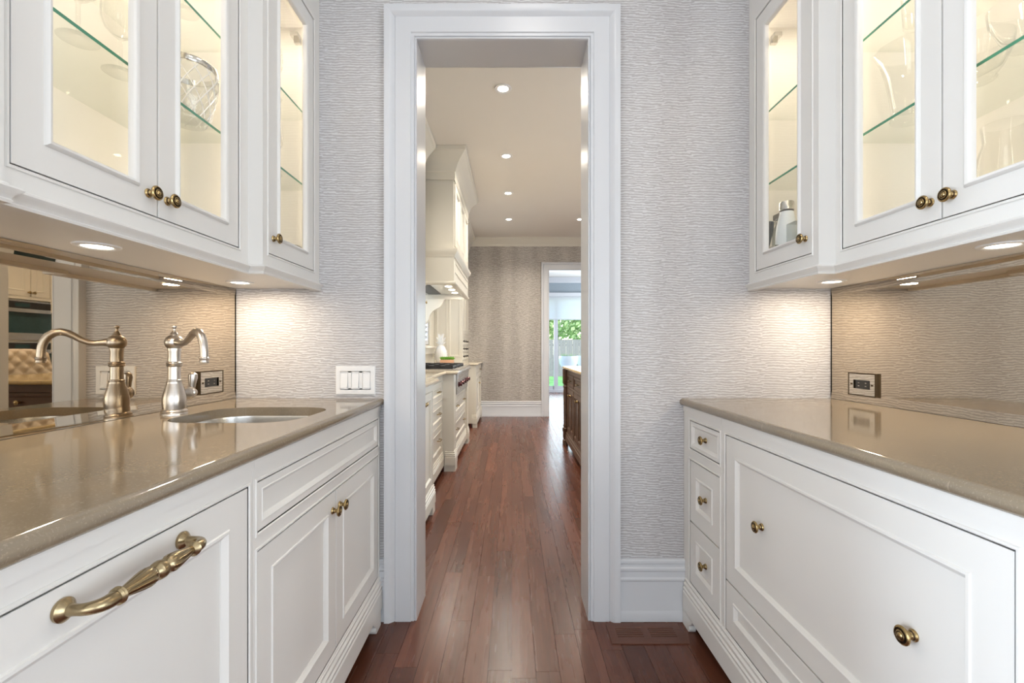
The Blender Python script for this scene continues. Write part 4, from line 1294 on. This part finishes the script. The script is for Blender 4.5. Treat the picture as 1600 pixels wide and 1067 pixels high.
# pineapple ornament
px_, py_ = -.962, 6.16
r = thing('pineapple_ornament', (px_, py_, CT1), 'white ceramic pineapple ornament on the kitchen worktop', 'ornament')
b = MB(); b.smooth = 5
n = 14
pr = [(0, .001), (.045, .001)] + [(.028 + .056 * math.sin(PI * (k + 1.2) / (n + 1.8)) ** .75, .008 + .235 * k / n) for k in range(n + 1)] + [(.02, .255), (0, .255)]
b.lathe(pr, 18, at=(px_, py_, CT1), flute=lambda k, a: 1 + (.07 if (round(a / (2 * PI) * 18) + k) % 2 == 0 else -.05))
part('fruit', b, M['white_cer'], r)
for tier, (cnt, ln, tilt) in enumerate(((8, .075, .8), (8, .11, .45), (6, .14, .18))):
    for k in range(cnt):
        a = 2 * PI * (k + .5 * tier) / cnt
        dx, dy = math.cos(a), math.sin(a)
        z0 = CT1 + .245 + .012 * tier
        b = MB()
        t_ = [(0, .016), (.5, .015), (1, .001)]
        pts_ = []
        for s_, w_ in t_:
            rr = .012 + ln * s_ * math.sin(tilt) * (.6 + .4 * s_); zz = z0 + ln * s_ * math.cos(tilt)
            cx_, cy_ = px_ + dx * rr, py_ + dy * rr
            pts_.append([(cx_ - dy * w_, cy_ + dx * w_, zz), (cx_ + dx * .006, cy_ + dy * .006, zz - .002), (cx_ + dy * w_, cy_ - dx * w_, zz), (cx_ - dx * .003, cy_ - dy * .003, zz + .003)])
        b.loops(pts_); part('leaf', b, M['white_cer'], r)
# planter
qx, qy = -.825, 5.78
r = thing('succulent_planter', (qx, qy, CT1), 'small wooden planter box of green succulents on the worktop', 'planter')
b = MB(); b.prism([(qx - .085, qy - .04), (qx + .085, qy - .04), (qx + .085, qy + .04), (qx - .085, qy + .04)], CT1 + .001, CT1 + .065); part('box', b, M['terra'], r)
for k in range(7):
    b = MB(); b.smooth = 5
    cx_, cy_ = qx - .07 + .0235 * k, qy + random.uniform(-.015, .015)
    for q in range(9):
        a = 2.4 * q; l_ = .012 + .0022 * q; h_ = .045 - .003 * q
        b.tube([(cx_, cy_, CT1 + .064), (cx_ + l_ * .7 * math.cos(a), cy_ + l_ * .7 * math.sin(a), CT1 + .066 + h_ * .7), (cx_ + l_ * 1.2 * math.cos(a), cy_ + l_ * 1.2 * math.sin(a), CT1 + .064 + h_)], [.004, .006, .001], 5)
    part('succulent', b, M['succ'], r)

# ---- island
IX0, IX1, IY0, IY1 = .640, 1.30, 3.00, 5.36
r = thing('kitchen_island', ((IX0 + IX1) / 2, (IY0 + IY1) / 2, 0), 'dark wood kitchen island with turned corner posts and panelled doors', 'kitchen island')
b = MB(); b.box(IX0 + .022, IX1, IY0 + .022, IY1, .10, .884); part('body', b, M['island'], r)
F = FR(IX0)
dy = (IY1 - IY0 - .16) / 4
ops = []
for k in range(4):
    a = IY0 + .08 + k * dy
    ops += [(a + .015, a + dy - .015, .70, .83), (a + .015, a + dy - .015, .17, .67)]
face_frame(r, F, IY0, IY1, .10, .884, ops, M['island'])
for k in range(4):
    a = IY0 + .08 + k * dy
    front(r, F, a + .015, a + dy - .015, .70, .83, 'slab', M['island'], .018, [(a + dy / 2, .765)], name='drawer', knob_me=PULL_S)
    mdl = a + dy / 2
    front(r, F, a + .015, mdl, .17, .67, 'panel', M['island'], .045, [(mdl - .025, .60)], knob_me=KNOB_S)
    front(r, F, mdl, a + dy - .015, .17, .67, 'panel', M['island'], .045, [(mdl + .025, .60)], knob_me=KNOB_S)
F = FN(IY0)
face_frame(r, F, IX0, IX1, .10, .884, [(IX0 + .07, IX1 - .07, .70, .83), (IX0 + .07, IX1 - .07, .17, .67)], M['island'])
front(r, F, IX0 + .07, IX1 - .07, .70, .83, 'slab', M['island'], .018, [((IX0 + IX1) / 2, .765)], name='drawer', knob_me=KNOB_S)
front(r, F, IX0 + .07, IX1 - .07, .17, .67, 'panel', M['island'], .05, name='end_panel')
b = MB(); b.sweep([(IX0, IY0), (IX0, IY1)], [(-.02, .06), (.02, .06), (.02, .12), (.012, .13), (.014, .145), (.004, .155), (-.02, .155)], side=-1); part('plinth', b, M['island'], r)
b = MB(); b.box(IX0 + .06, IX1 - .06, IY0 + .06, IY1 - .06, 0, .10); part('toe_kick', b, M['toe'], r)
for (x, y) in ((IX0 - .012, IY1 - .02), (IX0 - .012, IY0 + .02)):
    b = MB(); b.smooth = 40
    b.lathe([(.034, 0), (.034, .05), (.022, .06), (.030, .08), (.030, .15), (.036, .16), (.036, .19), (.022, .20), (.028, .22), (.022, .24), (.024, .45), (.026, .62), (.022, .66), (.030, .68), (.022, .70), (.034, .72), (.034, .884)], 18, at=(x, y, 0)); part('turned_post', b, M['island'], r)
b = MB(); b.box(IX0 - .03, IX1 + .30, IY0 - .035, IY1 + .03, CT0, CT1)
b.sweep([(IX1 + .30, IY0 - .035), (IX0 - .03, IY0 - .035), (IX0 - .03, IY1 + .03)], nose_prof(0), side=-1); b.smooth = 40
single('island_worktop', b, M['stone_i'], 'gold granite island worktop over the dark wood island', 'worktop')

# ---- stools with tufted backs
def stool(x, y, label):
    r = thing('bar_stool', (x, y, 0), label, 'stool', 'tufted stools at the island')
    b = MB(); b.smooth = 60
    W, H, nu, nv = .46, .42, 46, 34
    front_, back_ = [], []
    for j in range(nv + 1):
        v = j / nv
        for i in range(nu + 1):
            u = i / nu
            wv = (W / 2) * (u * 2 - 1) * (1 - .10 * (v ** 3))
            z = .70 + H * v - .035 * v * (abs(u * 2 - 1) ** 3)
            # diamond tufting
            pu = u * 4; pv = v * 4
            a_ = (pu + pv) % 1; c_ = (pu - pv) % 1
            ht = (min(a_, 1 - a_) * min(c_, 1 - c_)) ** .5 * .075
            ed = min(u, 1 - u, v, 1 - v)
            ht *= min(1, ed / .06)
            lean = .05 * v
            front_.append((x + lean - .035 - ht - .02 * (1 - (u * 2 - 1) ** 2) * -1, y + wv, z))
            back_.append((x + lean + .035, y + wv, z))
    N = nu + 1
    fs = []
    for j in range(nv):
        for i in range(nu):
            q = j * N + i
            fs.append((q, q + 1, q + N + 1, q + N))
    M0 = len(front_)
    fs2 = [tuple(k + M0 for k in f)[::-1] for f in fs]
    rim = [i for i in range(N)] + [j * N + nu for j in range(1, nv + 1)] + [nv * N + i for i in range(nu - 1, -1, -1)] + [j * N for j in range(nv - 1, 0, -1)]
    fs3 = [(rim[k], rim[(k + 1) % len(rim)], rim[(k + 1) % len(rim)] + M0, rim[k] + M0) for k in range(len(rim))]
    b.add(front_ + back_, fs + fs2 + fs3)
    bk = part('backrest', b, M['fabric'], r)
    for j in range(1, 8):
        for i in range(1, 8):
            if (i + j) % 2 == 0:
                u = i / 8; v = j / 8
                bb = MB(); bb.smooth = 60
                cy = y + (W / 2) * (u * 2 - 1) * (1 - .10 * v ** 3)
                cz = .70 + H * v - .035 * v * (abs(u * 2 - 1) ** 3)
                cx = x + .05 * v - .035 + .02 * (1 - (u * 2 - 1) ** 2)
                bb.lathe([(.009, -.004), (.009, .002), (.005, .005), (0, .006)], 10, at=(cx, cy, cz), mat=Matrix(((0, 0, -1), (1, 0, 0), (0, 1, 0))))
                part('button', bb, M['fabric'], bk)
    b = MB(); b.smooth = 50
    b.loops([[(p[0], p[1], z) for p in rrect(x - .21, y, .22 + e, .23 + e, .05)] for z, e in ((.60, -.02), (.615, 0), (.67, 0), (.69, -.02), (.695, -.05))]); part('seat', b, M['fabric'], r)
    for sx in (-.37, -.03):
        for sy in (-.18, .18):
            b = MB(); b.tube([(x + sx, y + sy, .60), (x + sx + (-.02 if sx < -.1 else .04), y + sy * 1.08, .0)], [.022, .014], 10); part('leg', b, M['island'], r)
    for sy in (-.18, .18):
        b = MB(); b.tube([(x - .37, y + sy * 1.05, .22), (x - .01, y + sy * 1.05, .22)], .010, 8); part('stretcher', b, M['island'], r)
stool(1.78, 3.80, 'cream tufted bar stool seen in the mirror, at the near end of the island')
stool(1.78, 4.50, 'cream tufted bar stool behind the first one at the island')

# ---- oven wall (seen in the mirror)
r = thing('oven_cabinet', (3.3, 5.05, 0), 'cream tall oven cabinet with two upper doors, seen in the mirror', 'cabinet')
OF = 3.0; F = FR(OF)
oy0, oy1 = 4.60, 5.21
b = MB(F); b.box(oy0 - .02, oy1 + .10, 0, 2.80, -.59, -.021); part('body', b, M['cream'], r)
face_frame(r, F, oy0 - .02, oy1 + .10, .10, 2.80, [(oy0, oy1, .50, 1.655), (oy0, oy1, 1.69, 2.60)], M['cream'])
om = 5.0
front(r, F, oy0, om, 1.69, 2.60, 'panel', M['cream'], .055, [(om - .025, 1.735)], knob_me=KNOB_S)
front(r, F, om, oy1, 1.69, 2.60, 'panel', M['cream'], .055, [(om + .025, 1.735)], knob_me=KNOB_S)
b = MB(); b.sweep([(OF, oy0 - .02), (OF, oy1 + .10)], HC, side=-1); part('crown', b, M['cream'], r)
def oven(label, z0, z1):
    r = thing('wall_oven', (OF, (oy0 + oy1) / 2, z0), label, 'oven')
    F = FR(OF)
    b = MB(F); b.box(oy0 + .003, oy1 - .003, z0, z1, -.018, .008); part('steel_front', b, M['steel'], r)
    b = MB(F); b.box(oy0 + .003, oy1 - .003, z1 - .085, z1 - .012, .008, .012); part('control_panel', b, M['black'], r)
    b = MB(F); b.box(oy0 + .23, oy1 - .23, z1 - .068, z1 - .03, .012, .013); part('display', b, M['oven_glass'], r)
    b = MB(F); b.box(oy0 + .003, oy1 - .003, z0 + .075, z1 - .115, .008, .020); part('glass_door', b, M['oven_glass'], r)
    b = MB(F); b.box(oy0 + .02, oy1 - .02, z1 - .128, z1 - .112, .030, .050)
    for yy in (oy0 + .05, oy1 - .07): b.box(yy, yy + .02, z1 - .126, z1 - .114, .018, .032)
    part('handle', b, M['steel'], r)
oven('upper stainless built-in oven reflected in the bronze mirror', 1.215, 1.640)
oven('lower stainless built-in oven behind the tufted stool', .60, 1.195)
r = thing('refrigerator', (3.3, 5.8, 0), 'white panelled refrigerator beside the ovens', 'refrigerator')
F = FR(2.97)
b = MB(F); b.box(5.33, 6.25, 0, 2.10, -.60, -.022); part('body', b, M['trim'], r)
for z0, z1 in ((.05, .70), (.705, 1.36), (1.365, 2.09)):
    b = MB(F); b.box(5.335, 6.245, z0, z1, -.02, 0); d = part('door', b, M['trim'], r)
    h = MB(F); h.box(5.36, 5.56, z1 - .05, z1 - .03, .0, .03); part('handle', h, M['black'], d)
# tall white cabinet just past the doorway on the other side
r = thing('tall_cabinet', (.88, 2.29, 0), 'white tall panelled cabinet end at left edge of the sink mirror', 'cabinet')
b = MB(); b.box(.49, 1.28, 2.10, 2.50, 0, 2.80); part('body', b, M['paint'], r)
front(r, FL(.49) if False else FR(.468), 2.11, 2.49, .12, 2.70, 'panel', M['paint'], .07, name='end_panel')
for a in (.50, .89):
    front(r, FS(2.522), a, a + .38, .12, 2.70, 'panel', M['paint'], .06, [(a + (.35 if a < .6 else .03), 1.05)], knob_me=KNOB_S)

# ================================================================== FAR ROOM AND GARDEN
r = thing('door_3', ((GD0 + GD1) / 2, FY, 0), 'white glazed garden door with wide mullions', 'garden door', kind='structure')
F = FN(FY + .04)
b = MB(F); b.ring(GD0 + .001, GD1 - .001, .0, GDZ - .001, [(0, -.08), (0, .06), (.07, .06), (.07, -.08)]); part('door_frame', b, M['trim'], r)
for xm in (1.13, 2.05):
    b = MB(F); b.box(xm - .05, xm + .05, .07, GDZ - .07, -.05, .05); part('mullion', b, M['trim'], r)
for a, c in ((GD0 + .07, 1.08), (1.18, 2.0), (2.10, GD1 - .07)):
    b = MB(F); b.box(a, c, .07, .16, -.03, .03); part('bottom_rail', b, M['trim'], r)
    b = MB(F); b.box(a, c, .16, GDZ - .07, -.004, .004); part('pane', b, M['glass'], r)
r = thing('roller_shade', ((GD0 + GD1) / 2, FY - .06, 1.86), 'white roller shade half lowered over the garden door', 'blind')
b = MB(); b.box(GD0 + .02, GD1 - .02, FY - .075, FY - .070, 1.88, 2.50); part('cloth', b, M['shade'], r)
b = MB(); b.box(GD0 + .02, GD1 - .02, FY - .085, FY - .06, 1.86, 1.88); part('hem_bar', b, M['trim'], r)
b = MB(); b.box(GD0 - .02, GD1 + .02, FY - .11, FY - .001, 2.46, 2.55); part('cassette', b, M['trim'], r)

b = MB(); b.box(-20, 40, FY + .16, 60, -.35, -.15)
tag(part('garden_ground', b, M['lawn']), 'green lawn of the garden beyond the glass door', 'lawn', kind='structure')
b = MB(); b.box(-.5, 5, FY + .16, FY + 2.2, -.15, -.06)
tag(part('patio', b, M['white_wall']), 'pale patio slab outside the garden door', 'patio', kind='structure')
r = thing('garden_fence', (3.0, 21.0, -.15), 'grey board fence at the end of the garden', 'fence')
pm = MB(); pm.box(0, .145, 0, .025, 0, 1.7); PK = mesh_from(pm, 'board'); PK.materials.append(M['fence'])
for k in range(36):
    place('board', PK, (.4 + k * .15, 21.0 + .01 * (k % 2), -.15), r)
for z in (.25, 1.25):
    b = MB(); b.box(.4, 5.8, 21.03, 21.07, z, z + .09); part('rail', b, M['fence'], r)
def tree(x, y, h, rad, label, n=1500):
    r = thing('garden_tree', (x, y, -.15), label, 'tree', 'trees behind the fence')
    b = MB(); b.tube([(x, y, -.15), (x + .1, y, h * .4), (x - .05, y + .1, h * .75)], [.18, .13, .05], 8); part('trunk', b, M['bark'], r)
    b = MB(); b.smooth = 0
    for k in range(n):
        while True:
            p = Vector((random.uniform(-1, 1), random.uniform(-1, 1), random.uniform(-1, 1)))
            if p.length < 1: break
        c = Vector((x + p.x * rad, y + p.y * rad, h * .68 + p.z * h * .42))
        s_ = random.uniform(.08, .2)
        a = Vector((random.uniform(-1, 1), random.uniform(-1, 1), random.uniform(-1, 1))).normalized()
        t_ = a.orthogonal().normalized(); q = a.cross(t_)
        b.add([tuple(c + t_ * s_), tuple(c + q * s_ * .6), tuple(c - t_ * s_), tuple(c - q * s_ * .6)], [(0, 1, 2, 3)])
    o = part('crown', b, M['leaf'], r); o['kind'] = 'stuff'
tree(1.3, 23.6, 4.2, 1.15, 'light green leafy tree behind the fence, left of the garden view')
tree(4.1, 24.0, 4.6, 1.5, 'taller leafy tree behind the fence, right of the garden view')
tree(2.6, 27.5, 5.0, 1.9, 'leafy tree farthest back beyond the fence', 1800)
def pot(x, y, label):
    r = thing('garden_pot', (x, y, -.06), label, 'planter', 'white pedestal planters on the patio')
    b = MB(); b.smooth = 40
    b.lathe([(.16, 0), (.16, .05), (.08, .10), (.07, .55), (.10, .62)], 20, at=(x, y, -.06)); part('pedestal', b, M['white_cer'], r)
    b = MB(); b.smooth = 40
    b.lathe([(.08, .62), (.18, .66), (.25, .76), (.27, .90), (.26, .98), (.24, .98), (.23, .9), (0, .88)], 24, at=(x, y, -.06)); part('bowl', b, M['white_cer'], r)
    b = MB(); b.smooth = 0
    for k in range(60):
        a = random.uniform(0, 6.28); l_ = random.uniform(.1, .22)
        c = Vector((x + .15 * math.cos(a) * random.random(), y + .15 * math.sin(a) * random.random(), .83))
        d_ = Vector((math.cos(a) * .6, math.sin(a) * .6, 1)).normalized() * l_
        t_ = d_.orthogonal().normalized() * .02
        b.add([tuple(c - t_), tuple(c + t_), tuple(c + d_)], [(0, 1, 2)])
    part('plant', b, M['leaf'], r)
pot(1.58, 12.75, 'white pedestal planter bowl outside the garden door, nearer the mullion')
pot(2.12, 13.1, 'white pedestal planter bowl outside, partly behind the door jamb')
